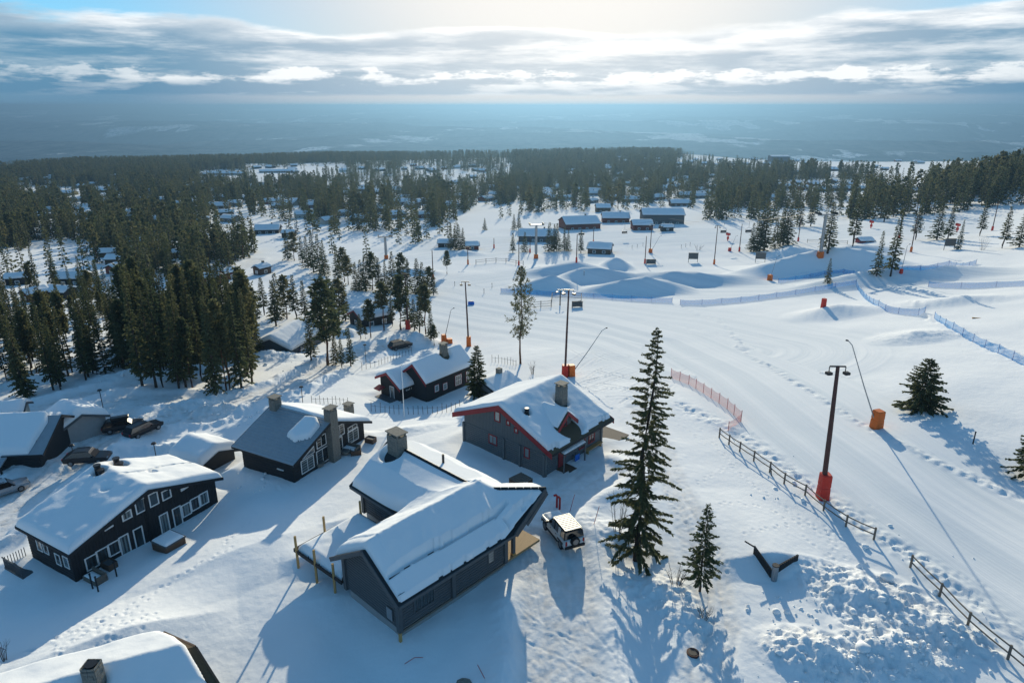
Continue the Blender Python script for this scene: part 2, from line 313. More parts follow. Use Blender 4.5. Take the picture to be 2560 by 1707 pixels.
# ------------------------------------------------------------------ materials
MATS = {}
def base_mat(name):
    m = bpy.data.materials.new(name); m.use_nodes = True; MATS[name] = m
    g = N(m.node_tree); b = g.n['Principled BSDF']
    return m, g, b
def simple(name, col, rough=0.6, metal=0.0, var=0.15, vscale=3.0, bump=0.0, bscale=20.0, spec=0.3, stretch=(1, 1, 1)):
    m, g, b = base_mat(name)
    co = g.new('ShaderNodeTexCoord').outputs['Object']; v = g.mapv(co, stretch)
    n = g.noise(v, vscale, 4, 0.6)
    c = g.mix(n, tuple(x * (1 - var) for x in col) + (1,), tuple(min(1, x * (1 + var)) for x in col) + (1,))
    g.l.new(c, b.inputs['Base Color']); b.inputs['Roughness'].default_value = rough; b.inputs['Metallic'].default_value = metal
    b.inputs['Specular IOR Level'].default_value = spec
    if bump:
        bp = g.new('ShaderNodeBump'); bp.inputs['Strength'].default_value = bump; bp.inputs['Distance'].default_value = 0.03
        g.l.new(g.noise(v, bscale, 4, 0.6), bp.inputs['Height']); g.l.new(bp.outputs[0], b.inputs['Normal'])
    return m
simple('black_wood', (0.022, 0.023, 0.025), 0.75, 0, .35, 2.0, .3, 25, .25, (1, 1, 8))
simple('charcoal_wood', (0.085, 0.092, 0.097), 0.7, 0, .3, 2.5, .3, 25, .3, (1, 1, 6))
simple('grey_wood', (0.12, 0.135, 0.142), 0.7, 0, .25, 2.5, .3, 25, .3, (1, 1, 6))
simple('brown_wood', (0.10, 0.065, 0.045), 0.75, 0, .3, 2.5, .3, 25, .25, (6, 1, 1))
simple('weathered_wood', (0.16, 0.135, 0.11), 0.8, 0, .3, 4, .4, 30, .2, (6, 6, 1))
simple('fresh_wood', (0.42, 0.26, 0.10), 0.65, 0, .22, 5, .2, 30, .3, (6, 6, 1))
simple('deck_wood', (0.36, 0.24, 0.12), 0.7, 0, .3, 3, .2, 30, .3, (1, 8, 1))
simple('red_paint', (0.26, 0.026, 0.03), 0.6, 0, .25, 3, .15, 30)
simple('barn_red', (0.13, 0.028, 0.022), 0.7, 0, .3, 2, .2, 30)
simple('white_paint', (0.72, 0.72, 0.70), 0.5, 0, .06, 4)
simple('stone', (0.19, 0.18, 0.155), 0.85, 0, .55, 5.5, .8, 9)
simple('concrete', (0.30, 0.30, 0.295), 0.85, 0, .2, 1.5, .2, 20)
simple('metal_roof', (0.30, 0.33, 0.355), 0.5, .15, .15, 2, 0, 10, .5)
simple('dark_metal', (0.03, 0.032, 0.035), 0.45, .5, .2, 4)
simple('galvanised', (0.30, 0.31, 0.32), 0.45, .7, .15, 5)
simple('rust_steel', (0.085, 0.040, 0.034), 0.65, .2, .3, 3)
simple('orange_pad', (0.62, 0.13, 0.015), 0.6, 0, .15, 2, .15, 6)
simple('red_pad', (0.55, 0.035, 0.02), 0.6, 0, .15, 2, .15, 6)
simple('orange_door', (0.50, 0.20, 0.02), 0.6, 0, .12, 3)
simple('turf', (0.10, 0.075, 0.045), 0.95, 0, .6, 14, .8, 30)
simple('bark', (0.055, 0.042, 0.033), 0.9, 0, .4, 6, .6, 18, .2, (3, 3, .6))
simple('pine_bark', (0.12, 0.058, 0.034), 0.9, 0, .4, 5, .6, 18, .2, (3, 3, .6))
simple('twig', (0.07, 0.055, 0.045), 0.9)
simple('tyre', (0.012, 0.012, 0.013), 0.8)
simple('plastic_black', (0.015, 0.016, 0.017), 0.5)
simple('alloy', (0.20, 0.21, 0.22), 0.35, .8)
simple('paint_black', (0.012, 0.014, 0.018), 0.35, 0, .1, 1, 0, 1, .3)
simple('paint_white', (0.60, 0.61, 0.60), 0.28, 0, .05, 1, 0, 1, .5)
simple('paint_silver', (0.34, 0.36, 0.38), 0.3, .5, .05, 1, 0, 1, .5)
simple('lamp_red', (0.35, 0.01, 0.01), 0.3)
simple('blue_pad', (0.02, 0.15, 0.55), 0.6)
simple('manhole_iron', (0.07, 0.03, 0.025), 0.7, .3, .3, 8)
simple('stucco_pale', (0.45, 0.42, 0.36), 0.85, 0, .1, 2)
simple('ochre_wall', (0.42, 0.30, 0.12), 0.8, 0, .15, 2)

def glass_mat(name, col, rough=0.06):
    m, g, b = base_mat(name)
    b.inputs['Base Color'].default_value = col + (1,); b.inputs['Roughness'].default_value = rough
    b.inputs['Specular IOR Level'].default_value = 0.9; b.inputs['Coat Weight'].default_value = 0.6; b.inputs['Coat Roughness'].default_value = 0.03
glass_mat('glass', (0.035, 0.05, 0.055)); glass_mat('glass_curtain', (0.20, 0.24, 0.24), .15); glass_mat('car_glass', (0.008, 0.010, 0.012), .04)

def snow_mat(name, terrain):
    m, g, b = base_mat(name)
    co = g.new('ShaderNodeTexCoord').outputs['Object']
    b.inputs['Roughness'].default_value = 0.7; b.inputs['Specular IOR Level'].default_value = 0.0
    n1 = g.noise(co, 0.35, 5, .6); n2 = g.noise(co, 6.5, 6, .72)
    col = g.mix(n1, (0.80, 0.815, 0.825, 1), (0.885, 0.885, 0.88, 1))
    hgt = g.math('MULTIPLY_ADD', g.noise(co, 1.3, 4, .6), 0.8, g.math('MULTIPLY', n2, .20))
    if terrain:
        def att(nm):
            a = g.new('ShaderNodeAttribute'); a.attribute_name = nm; return a.outputs['Fac']
        dirt, groom, rough, farf = att('dirt'), att('groom'), att('rough'), att('farland')
        dn = g.math('MULTIPLY', dirt, g.math('MULTIPLY_ADD', g.sstep(g.noise(co, .8, 5, .65), .35, .75), .8, .2))
        col = g.mix(g.math('MULTIPLY', dn, .78, clamp=True), col, (0.50, 0.445, 0.39, 1))
        col = g.mix(g.math('MULTIPLY', g.math('MULTIPLY', rough, g.sstep(g.noise(co, 2.3, 4, .7), .58, .72)), .35), col, (0.50, 0.46, 0.42, 1))
        # groomer corduroy and passes run along the piste
        acx = g.new('ShaderNodeCombineXYZ'); g.l.new(att('across'), acx.inputs[0]); g.l.new(g.math('MULTIPLY', g.noise(co, .02, 2), 3.0), acx.inputs[1])
        pas = g.noise(g.mapv(acx.outputs[0], (.35, .15, 1)), 1.0, 5, .7); cord = g.noise(g.mapv(acx.outputs[0], (2.2, .1, 1)), 1.0, 3, .6)
        hgt = g.math('MULTIPLY_ADD', hgt, g.math('MULTIPLY_ADD', groom, -.80, 1.0), g.math('MULTIPLY', g.math('MULTIPLY_ADD', pas, 2.4, g.math('MULTIPLY', cord, .45)), groom))
        col = g.mix(g.math('MULTIPLY', groom, g.math('MULTIPLY_ADD', g.sstep(pas, .40, .62), .55, .15)), col, (0.68, 0.72, 0.745, 1))  # darker bands paint the dimmer backlit reflection of groomed snow into the colour
        hgt = g.math('ADD', hgt, g.math('MULTIPLY', g.math('MULTIPLY', g.noise(co, 3.4, 6, .75), dirt), 1.1))
        lump = g.noise(co, 2.6, 5, .7)
        hgt = g.math('ADD', hgt, g.math('MULTIPLY', g.math('MULTIPLY', lump, rough), 1.6))
        # far country: spruce forest with snow-covered clearings, fields and roads
        gm = g.new('ShaderNodeNewGeometry').outputs['Position']
        f1 = g.noise(g.mapv(gm, (.00060, .00045, 0), (2.3, 1.1, 0)), 1.0, 5, .6); f2 = g.noise(g.mapv(gm, (.0022, .0016, 0), (5, 2, 0)), 1.0, 5, .6)
        vor = g.new('ShaderNodeTexVoronoi', distance='MANHATTAN', feature='F1'); vor.inputs['Scale'].default_value = 1.0
        g.l.new(g.mapv(gm, (.0036, .0020, 0), rot=(0, 0, .5)), vor.inputs['Vector'])
        vs = g.new('ShaderNodeSeparateColor'); g.l.new(vor.outputs['Color'], vs.inputs[0])
        field = g.math('MULTIPLY', g.sstep(vs.outputs[0], .50, .53), g.sstep(f1, .55, .60))
        patch = g.math('MULTIPLY', g.sstep(f2, .63, .65), g.sstep(f1, .42, .60))
        spk = g.sstep(g.noise(g.mapv(gm, (.030, .016, 0)), 1.0, 3, .7), .40, .55)
        clear = g.math('MULTIPLY', g.math('MAXIMUM', field, patch), g.math('MULTIPLY_ADD', spk, .70, .30))
        tv = g.math('ADD', g.math('MULTIPLY', g.noise(g.mapv(gm, (.012, .007, 0)), 1.0, 4, .7), .5), g.math('MULTIPLY', f2, .5))
        tree = g.mix(g.sstep(tv, .36, .64), (0.008, 0.016, 0.017, 1), (0.13, 0.14, 0.14, 1))
        fcol = g.mix(clear, tree, (0.80, 0.82, 0.84, 1))
        col = g.mix(farf, col, fcol)
        b.inputs['Roughness'].default_value = .6
    else:
        b.inputs['Subsurface Weight'].default_value = 0.0
    bp = g.new('ShaderNodeBump'); bp.inputs['Strength'].default_value = 0.55 if terrain else 0.4; bp.inputs['Distance'].default_value = 0.10
    g.l.new(hgt, bp.inputs['Height']); g.l.new(bp.outputs[0], b.inputs['Normal'])
    g.l.new(col, b.inputs['Base Color'])
snow_mat('snow_ground', True); snow_mat('snow', False)

def needle_mat(name, c1, c2):
    m, g, b = base_mat(name)
    oi = g.new('ShaderNodeObjectInfo').outputs['Random']
    co = g.new('ShaderNodeTexCoord').outputs['Object']
    n = g.math('MULTIPLY_ADD', g.noise(co, .9, 3, .6), .8, g.math('MULTIPLY', oi, .45))
    col = g.mix(g.sstep(n, .25, .95), c1 + (1,), c2 + (1,))
    g.l.new(col, b.inputs['Base Color']); b.inputs['Roughness'].default_value = .75; b.inputs['Specular IOR Level'].default_value = .2
    tr = g.new('ShaderNodeBsdfTranslucent'); g.l.new(col, tr.inputs[0])
    mx = g.new('ShaderNodeMixShader'); mx.inputs[0].default_value = .45
    g.l.new(b.outputs[0], mx.inputs[1]); g.l.new(tr.outputs[0], mx.inputs[2])
    g.l.new(mx.outputs[0], g.n['Material Output'].inputs['Surface'])
needle_mat('spruce_needles', (0.052, 0.076, 0.036), (0.125, 0.125, 0.056))
needle_mat('pine_needles', (0.062, 0.082, 0.040), (0.140, 0.132, 0.060))
needle_mat('bright_needles', (0.05, 0.062, 0.018), (0.10, 0.105, 0.03))

def net_mat(name, col, open_):
    m, g, b = base_mat(name)
    b.inputs['Base Color'].default_value = col + (1,); b.inputs['Roughness'].default_value = .7
    tp = g.new('ShaderNodeBsdfTransparent'); mx = g.new('ShaderNodeMixShader'); mx.inputs[0].default_value = open_
    g.l.new(b.outputs[0], mx.inputs[1]); g.l.new(tp.outputs[0], mx.inputs[2])
    g.l.new(mx.outputs[0], g.n['Material Output'].inputs['Surface'])
net_mat('blue_net', (0.0, 0.32, 0.72), .48); net_mat('red_net', (0.70, 0.06, 0.06), .62)
simple('blue_post', (0.02, 0.10, 0.32), .6); simple('red_post', (0.42, 0.03, 0.03), .6)

# ------------------------------------------------------------------ mesh helpers
def tag(o, label=None, cat=None, group=None, kind=None):
    if label: o['label'] = label
    if cat: o['category'] = cat
    if group: o['group'] = group
    if kind: o['kind'] = kind
    return o
def link(name, me, parent=None, loc=None, rz=None):
    o = bpy.data.objects.new(name, me); COL.objects.link(o)
    if parent is not None: o.parent = parent
    if loc is not None: o.location = tuple(float(c) for c in loc)
    if rz is not None: o.rotation_euler = (0, 0, rz)
    return o
def empty(name, loc, rz=0.0, label=None, cat=None, group=None):
    o = link(name, None, None, loc, rz); o.empty_display_size = 0.3
    return tag(o, label, cat, group)
def mesh_np(name, V, F, mat, smooth=False):
    """V (n,3); F (m,k) faces of one size"""
    V = np.asarray(V, np.float32); F = np.asarray(F, np.int32); k = F.shape[1]
    me = bpy.data.meshes.new(name); me.vertices.add(len(V)); me.vertices.foreach_set('co', V.ravel())
    me.loops.add(F.size); me.loops.foreach_set('vertex_index', F.ravel())
    me.polygons.add(len(F)); me.polygons.foreach_set('loop_start', np.arange(0, F.size, k, dtype=np.int32))
    if smooth: me.polygons.foreach_set('use_smooth', np.ones(len(F), bool))
    me.update(calc_edges=True); me.validate(); me.materials.append(MATS[mat])
    return me
class MB:
    def __init__(s): s.v = []; s.f = []
    def add(s, V, F):
        o = len(s.v); s.v += [tuple(map(float, p)) for p in V]; s.f += [tuple(i + o for i in f) for f in F]; return s
    def box(s, c, size, rz=0.0, M=None):
        x, y, z = (q / 2 for q in size); ca, sa = math.cos(rz), math.sin(rz)
        P = [(dx, dy, dz) for dz in (-z, z) for dy in (-y, y) for dx in (-x, x)]
        if M is None: P = [(c[0] + a * ca - b * sa, c[1] + a * sa + b * ca, c[2] + d) for a, b, d in P]
        else: P = [tuple(M @ Vector(p) + Vector(c)) for p in P]
        return s.add(P, [(0, 2, 3, 1), (4, 5, 7, 6), (0, 1, 5, 4), (2, 6, 7, 3), (0, 4, 6, 2), (1, 3, 7, 5)])
    def bar(s, p0, p1, w, h, up=(0, 0, 1)):
        p0 = Vector(p0); p1 = Vector(p1); d = (p1 - p0).normalized(); sd = d.cross(Vector(up))
        sd = sd.normalized() if sd.length > 1e-4 else Vector((1, 0, 0)); u = sd.cross(d)
        P = [p + sd * a * w / 2 + u * b * h / 2 for p in (p0, p1) for a, b in ((-1, -1), (1, -1), (1, 1), (-1, 1))]
        return s.add(P, [(3, 2, 1, 0), (4, 5, 6, 7), (0, 1, 5, 4), (1, 2, 6, 5), (2, 3, 7, 6), (3, 0, 4, 7)])
    def tube(s, pts, rads, n=8, cap=True):
        pts = [Vector(p) for p in pts]; V = []; F = []
        for i, p in enumerate(pts):
            d = (pts[min(i + 1, len(pts) - 1)] - pts[max(i - 1, 0)]).normalized()
            a = d.cross(Vector((0, 0, 1))); a = a.normalized() if a.length > 1e-3 else Vector((1, 0, 0)); b = d.cross(a)
            r = rads[i] if isinstance(rads, (list, tuple)) else rads
            V += [p + (a * math.cos(2 * math.pi * k / n) + b * math.sin(2 * math.pi * k / n)) * r for k in range(n)]
        for i in range(len(pts) - 1):
            for k in range(n):
                F.append((i * n + k, i * n + (k + 1) % n, (i + 1) * n + (k + 1) % n, (i + 1) * n + k))
        if cap: F += [tuple(range(n))[::1], tuple(range((len(pts) - 1) * n, len(pts) * n))[::-1]]
        return s.add(V, F)
    def prism(s, poly, ext):
        """planar 3-D polygon pushed along ext"""
        n = len(poly); e = Vector(ext); P = [Vector(p) for p in poly]
        return s.add(P + [p + e for p in P], [tuple(range(n))[::-1], tuple(range(n, 2 * n))] + [(i, (i + 1) % n, n + (i + 1) % n, n + i) for i in range(n)])
    def quad(s, *P): return s.add(P, [tuple(range(len(P)))])
    def mesh(s, name, mat, smooth=False):
        me = bpy.data.meshes.new(name); me.from_pydata(s.v, [], s.f); me.validate(); me.update(); me.materials.append(MATS[mat])
        if smooth: me.polygons.foreach_set('use_smooth', np.ones(len(me.polygons), bool))
        return me
    def build(s, name, mat, parent=None, loc=None, rz=None, smooth=False, bevel=0):
        import bmesh
        me = s.mesh(name, mat, smooth)
        bm = bmesh.new(); bm.from_mesh(me); bmesh.ops.recalc_face_normals(bm, faces=bm.faces)
        if bevel: bmesh.ops.bevel(bm, geom=list(bm.edges), offset=bevel, segments=1, affect='EDGES', profile=.5)
        bm.to_mesh(me); bm.free()
        return link(name, me, parent, loc, rz)
def copy_tree(o, parent=None):
    c = o.copy(); COL.objects.link(c); c.parent = parent
    for ch in o.children: copy_tree(ch, c)
    return c

# ------------------------------------------------------------------ houses: fitted footprints (x, y, yaw, half length, near/far half width, eave heights, ridge, overhangs)
HB = ([-23.471, 68.977, -0.485, 3.689, 5.320, 5.926, 2.549, 2.194, 4.963, 0.782, 0.633], -2.2)
HC = ([-36.241, 55.581, -0.515, 3.351, 6.976, 7.138, 3.224, 2.866, 5.414, 0.795, 0.417], -3.0)
HD = ([2.235, 69.466, 0.843, 4.977, 5.858, 5.697, 3.155, 3.329, 6.314, 0.521, 1.395], -1.0)
HE = ([-11.226, 96.574, 0.881, 4.755, 2.299, 3.3, 3.060, 2.700, 5.530, 0.427, 0.460], -6.0)
HE2 = ([-16.123, 95.558, 0.860, 3.124, 2.284, 1.931, 2.194, 2.779, 4.078, 0.444, 0.727], -6.0)
for q, z0 in (HB, HC, HD, HE, HE2):
    ax, ay = math.cos(q[2]), math.sin(q[2]); off = (q[5] - q[4]) / 2
    PADS.append((q[0] - ay * off, q[1] + ax * off, q[2], q[3] + .4, (q[4] + q[5]) / 2 + .4, z0 + 0.05))
QX, QY = -2.69, 47.86; AYAW = math.radians(46.5)             # the long dark cabin in the foreground: bend of its ridge
def aloc(a, b): return QX + a * math.cos(AYAW) - b * math.sin(AYAW), QY + a * math.sin(AYAW) + b * math.cos(AYAW)
PADS.append(aloc(-5.2, 0.3) + (AYAW, 5.0, 3.0, -0.15)); PADS.append(aloc(0.2, 7.0) + (AYAW, 3.4, 4.4, -0.2)); PADS.append(aloc(2.2, -1.5) + (AYAW, 1.8, 1.6, 0.0))

# ------------------------------------------------------------------ ground sheet
def build_ground():
    th = np.concatenate([np.linspace(-math.pi, -0.92, 34)[:-1], np.linspace(-0.92, -0.70, 40)[:-1], np.linspace(-0.70, 0.70, 640), np.linspace(0.70, 0.92, 40)[1:], np.linspace(0.92, math.pi, 34)[1:-1]])
    rr = np.concatenate([[1.5, 6, 12, 18, 23], np.geomspace(27, 130, 440), np.geomspace(130, 700, 190)[1:], np.geomspace(700, 34000, 130)[1:]])
    T, R = np.meshgrid(th, rr); X = (R * np.sin(T)).ravel(); Y = (R * np.cos(T)).ravel()
    Z, dirt, groom, rough, across = shape(X, Y)
    n, m = len(rr), len(th)
    i, j = np.meshgrid(np.arange(n - 1), np.arange(m), indexing='ij'); j2 = (j + 1) % m
    F = np.stack([i * m + j, i * m + j2, (i + 1) * m + j2, (i + 1) * m + j], -1).reshape(-1, 4)[:, ::-1]
    V = np.stack([X, Y, Z], -1); V = np.vstack([V, [[0, 0, float(Z[:m].mean())]]])
    me = mesh_np('ground', V, F, 'snow_ground', True)
    r = np.hypot(X, Y); far = sstep(1500, 2000, r)
    for nm, a in (('dirt', dirt), ('groom', groom), ('rough', rough), ('across', across), ('farland', far)):
        at = me.attributes.new(nm, 'FLOAT', 'POINT'); at.data.foreach_set('value', np.concatenate([a, [0]]).astype(np.float32))
    o = link('ground', me); tag(o, kind='structure')
build_ground()

# ------------------------------------------------------------------ trees
def rot_dirs(az): return np.stack([np.cos(az), np.sin(az), np.zeros_like(az)], -1)
def leaf_quads(P, D, L, W, rg):
    """diamond sprays: base P, direction D (unit), length L, width W"""
    n = len(P); up = rg.normal(size=(n, 3)); S = np.cross(D, up); S /= np.linalg.norm(S, axis=1, keepdims=True) + 1e-9
    L = L[:, None]; W = W[:, None]
    A = P; B = P + D * L * .55 + S * W; C = P + D * L; E_ = P + D * L * .5 - S * W
    V = np.stack([A, B, C, E_], 1).reshape(-1, 3); F = np.arange(4 * n).reshape(n, 4)
    return V, F
def spruce_mesh(name, h, rmax, nb, nsp, seed, bare=.06, droop=.45, leaf=.55, wid=.085, mat='spruce_needles', shape_pow=.85, gap=0.0, side=2, hang=1.0, irr=.62):
    rg = np.random.default_rng(seed); P = []; D = []; L = []; W = []
    for i in range(nb):
        t = bare + (1 - bare) * ((i + rg.random()) / nb) ** .92
        if gap and rg.random() < gap * (1 - t): continue
        z = h * t; prof = (1 - t) ** shape_pow * (0.55 + .45 * min(1, (t - bare) / .10 + .35))
        R = (rmax * prof) * rg.uniform(irr, 1.12) + .10 + .012 * h * (1 - t)
        az = i * 2.39996 + rg.normal(0, .35); dr = droop * rg.uniform(.7, 1.25) * (1.15 - .9 * t)
        m = max(2, int(nsp * (.35 + .65 * R / (rmax + .1))))
        s = (np.arange(m) + rg.random(m)) / m; s = .10 + .90 * s
        d = np.array([math.cos(az), math.sin(az), 0.0]); side_v = np.array([-d[1], d[0], 0.0])
        sag = (.20 * s - dr * s ** 1.6 + .10 * np.clip(s - .75, 0, 1)) * R
        base = d[None] * (R * s)[:, None]; base[:, 2] += z + sag
        for k in range(side):
            sg = rg.choice([-1, 1], m); ang = rg.uniform(.25, 1.15, m) * (1.05 - .65 * s)
            dd = d[None] * np.cos(ang)[:, None] + side_v[None] * (sg * np.sin(ang))[:, None]
            dd[:, 2] += -hang * rg.uniform(.05, .75, m) * (1.05 - .6 * t); dd /= np.linalg.norm(dd, axis=1, keepdims=True)
            P.append(base + rg.normal(0, .035, (m, 3))); D.append(dd)
            l = leaf * rg.uniform(.6, 1.25, m) * (.55 + .55 * (1 - s)) * (.28 + .72 * (1 - t) ** .8); L.append(l); W.append(wid * rg.uniform(.7, 1.4, m) * (.55 + .45 * (1 - t)))
    # leader
    n = 10; zz = h * (1 - .10 * rg.random(n)); P.append(np.stack([zz * 0, zz * 0, zz], 1)); a = rg.uniform(0, 6.28, n)
    dd = np.stack([np.cos(a) * .8, np.sin(a) * .8, np.full(n, .5)], 1); D.append(dd / np.linalg.norm(dd, axis=1, keepdims=True)); L.append(np.full(n, .28 * leaf / .5)); W.append(np.full(n, wid * .7))
    V, F = leaf_quads(np.vstack(P), np.vstack(D), np.concatenate(L), np.concatenate(W), rg)
    return mesh_np(name, V, F, mat)
def pine_mesh(name, h, rmax, nb, ncl, seed, bare=.42, leaf=.5, wid=.07, mat='pine_needles', lean=0.0):
    rg = np.random.default_rng(seed); P = []; D = []; L = []; W = []
    for i in range(nb):
        t = bare + (1 - bare) * (i + rg.random()) / nb; q = (t - bare) / (1 - bare)
        R = rmax * (math.sin(math.pi * min(1, .16 + .84 * q)) ** .7 * .85 + .22 * (1 - q)) * rg.uniform(.5, 1.15)
        az = i * 2.39996 + rg.normal(0, .5); d = np.array([math.cos(az), math.sin(az), 0])
        for c in range(ncl):
            s = .25 + .75 * (c + rg.random()) / ncl
            ctr = d * R * s + rg.normal(0, .16 * rmax * .4, 3); ctr[2] += h * t + R * (.05 * s + .18 * s * s - .22) + lean * 0
            k = 9; dd = rg.normal(size=(k, 3)) + d * .6 + np.array([0, 0, .35]); dd /= np.linalg.norm(dd, axis=1, keepdims=True)
            P.append(np.repeat(ctr[None], k, 0) + rg.normal(0, .10, (k, 3))); D.append(dd); L.append(leaf * rg.uniform(.5, 1.1, k)); W.append(wid * rg.uniform(.7, 1.5, k))
    V, F = leaf_quads(np.vstack(P), np.vstack(D), np.concatenate(L), np.concatenate(W), rg)
    return mesh_np(name, V, F, mat)
def trunk_mesh(name, h, r0, mat='bark', n=7, wob=.012, limbs=0, rmax=1.0, seed=0, bare=.2):
    rg = random.Random(seed); k = 7; pts = []; b = MB()
    for i in range(k): pts.append((h * wob * rg.uniform(-1, 1) * (i > 0), h * wob * rg.uniform(-1, 1) * (i > 0), -.9 + (h + .7) * i / (k - 1)))
    b.tube(pts, [r0 * (1.25 if i == 0 else 1) * (1 - .9 * i / (k - 1)) for i in range(k)], n)
    for i in range(limbs):
        t = bare + (1 - bare) * (i + rg.random()) / limbs; az = i * 2.39996; R = rmax * (1 - t) ** .8 * rg.uniform(.4, .9) + .15
        b.tube([(0, 0, h * t), (math.cos(az) * R * .5, math.sin(az) * R * .5, h * t - .02 * R), (math.cos(az) * R, math.sin(az) * R, h * t - .22 * R)], [r0 * .22 * (1 - t) + .012, r0 * .12 * (1 - t) + .008, .005], 4, False)
    return b.mesh(name, mat, True)

PROTO = {}
def proto(key, crown, trunk): PROTO[key] = (crown, trunk)
# every prototype is 10 m tall and scaled to the tree's own height
for k in range(4): proto('spruce%d' % k, spruce_mesh('spruce_crown', 10, (1.15, 1.3, 1.0, 1.45)[k], (104, 112, 96, 116)[k], 14, 100 + k, (.12, .06, .22, .04)[k], .5, .52, .095, shape_pow=(1.0, .95, .8, 1.05)[k], hang=1.3, irr=.5), trunk_mesh('spruce_trunk', 10, .13, seed=k))
for k in range(3): proto('pine%d' % k, pine_mesh('pine_crown', 10, (1.25, 1.0, 1.4)[k], (38, 34, 40)[k], 4, 200 + k, (.40, .5, .34)[k], .55, .10), trunk_mesh('pine_trunk', 10, .12, 'pine_bark', seed=20 + k))
for k in range(3): proto('far%d' % k, spruce_mesh('far_crown', 10, (1.5, 1.25, 1.75)[k], (34, 30, 34)[k], 5, 300 + k, .06, .5, 1.0, .30), trunk_mesh('far_trunk', 10, .14, n=4))
proto('farpine', pine_mesh('far_pine_crown', 10, 1.6, 13, 2, 320, .42, .95, .26), trunk_mesh('far_pine_trunk', 10, .13, 'pine_bark', n=4))

def top_h(p, u, v):
    """height of an upright thing at p whose top shows at row v"""
    lo, hi = 0.2, 60.0
    for _ in range(40):
        m = .5 * (lo + hi)
        if proj(p[0], p[1], p[2] + m)[1] > v: lo = m
        else: hi = m
    return lo
TREE_N = [0]
def place_tree(p, h, kind, name, label, group=None, wide=1.0, rz=None):
    r = random.Random(TREE_N[0]); TREE_N[0] += 1
    t = empty(name, (p[0], p[1], p[2] - .05), r.uniform(0, 6.28) if rz is None else rz, label, 'tree', group)
    s = h / 10.0; t.scale = (s * wide, s * wide, s)
    cr, tr = PROTO[kind]
    link('trunk', tr, t); link('crown', cr, t)
    return t

# the trees one can single out: foot px, top px, kind, width factor, label
hero = empty('spruce_tree', G(1590, 1400), .4, 'tall sparse spruce standing beside the white off-road car', 'tree')
hh = top_h(hero.location, 1625, 822)
link('trunk', trunk_mesh('hero_trunk', hh, .30, limbs=110, rmax=2.7, seed=3, bare=.08), hero)
link('crown', spruce_mesh('hero_crown', hh, 3.25, 190, 36, 7, .035, .50, .60, .070, shape_pow=.62, gap=.14, side=4, hang=2.0, irr=.42), hero)
hero.rotation_euler[1] = math.radians(1.2)
p2_ = G(1748, 1478)
sm = empty('spruce_tree', p2_, 1.0, 'small young spruce just right of the tall sparse spruce', 'tree'); h2 = top_h(p2_, 1770, 1262)
link('trunk', trunk_mesh('young_trunk', h2, .11, limbs=40, rmax=1.5, seed=4, bare=.08), sm)
link('crown', spruce_mesh('young_crown', h2, 1.8, 95, 22, 8, .14, .32, .48, .060, shape_pow=.75, side=3), sm)
p3_ = G(2300, 1022)
lf = empty('spruce_tree', p3_, .3, 'broad bushy spruce standing alone above the orange padded snow lance', 'tree'); h3 = top_h(p3_, 2312, 898)
link('trunk', trunk_mesh('bushy_trunk', h3, .16, limbs=40, rmax=2.4, seed=5, bare=.05), lf)
link('crown', spruce_mesh('bushy_crown', h3, 3.1, 140, 22, 9, .0, .30, .75, .10, shape_pow=.55, side=3), lf)
p4_ = G(2580, 1190)
rt = empty('spruce_tree', p4_, .9, 'dark spruce cut by the right edge of the picture', 'tree'); h4 = top_h(p4_, 2560, 1040)
link('trunk', trunk_mesh('edge_trunk', h4, .15, limbs=40, rmax=2.0, seed=6, bare=.05), rt)
link('crown', spruce_mesh('edge_crown', h4, 2.4, 110, 20, 10, .04, .40, .65, .08, shape_pow=.7, side=3), rt)
pp = G(1302, 910); tp = empty('pine_tree', pp, 0, 'tall thin pine with bare lower trunk beside the piste', 'tree'); hp = top_h(pp, 1308, 670)
link('trunk', trunk_mesh('tall_pine_trunk', hp, .20, 'pine_bark', limbs=30, rmax=2.4, seed=8, bare=.3), tp)
link('crown', pine_mesh('tall_pine_crown', hp, 2.5, 62, 5, 77, .30, .50, .065), tp)
pe = G(1193, 992); te = empty('spruce_tree', pe, 0, 'dense bright green spruce growing against the long red-trimmed cabin', 'tree'); he_ = top_h(pe, 1196, 864)
link('trunk', trunk_mesh('dense_trunk', he_, .13), te)
link('crown', spruce_mesh('dense_crown', he_, 1.75, 150, 22, 12, .04, .35, .55, .075, 'bright_needles', .55, side=3), te)
SINGLE = [(2068,709,2070,645,'spruce1',1.4,'small lone spruce on the snow below the big jump'),
 (2190,691,2197,577,'spruce1',1.1,'left spruce of the close pair beside the park jump'),(2226,691,2232,522,'spruce0',1.1,'right and taller spruce of the close pair beside the jump'),
 (1118,686,1120,627,'pine0',1.3,'small pine standing alone at the piste edge with an orange base'),
 (2396,624,2402,549,'spruce3',1.0,'slim spruce right behind the dark notice board at right')]
for u, v, tu, tv, k, w, lab in SINGLE:
    p = G(u, v); place_tree(p, top_h(p, tu, tv), k, 'pine_tree' if 'pine' in k else 'spruce_tree', lab, None, w)
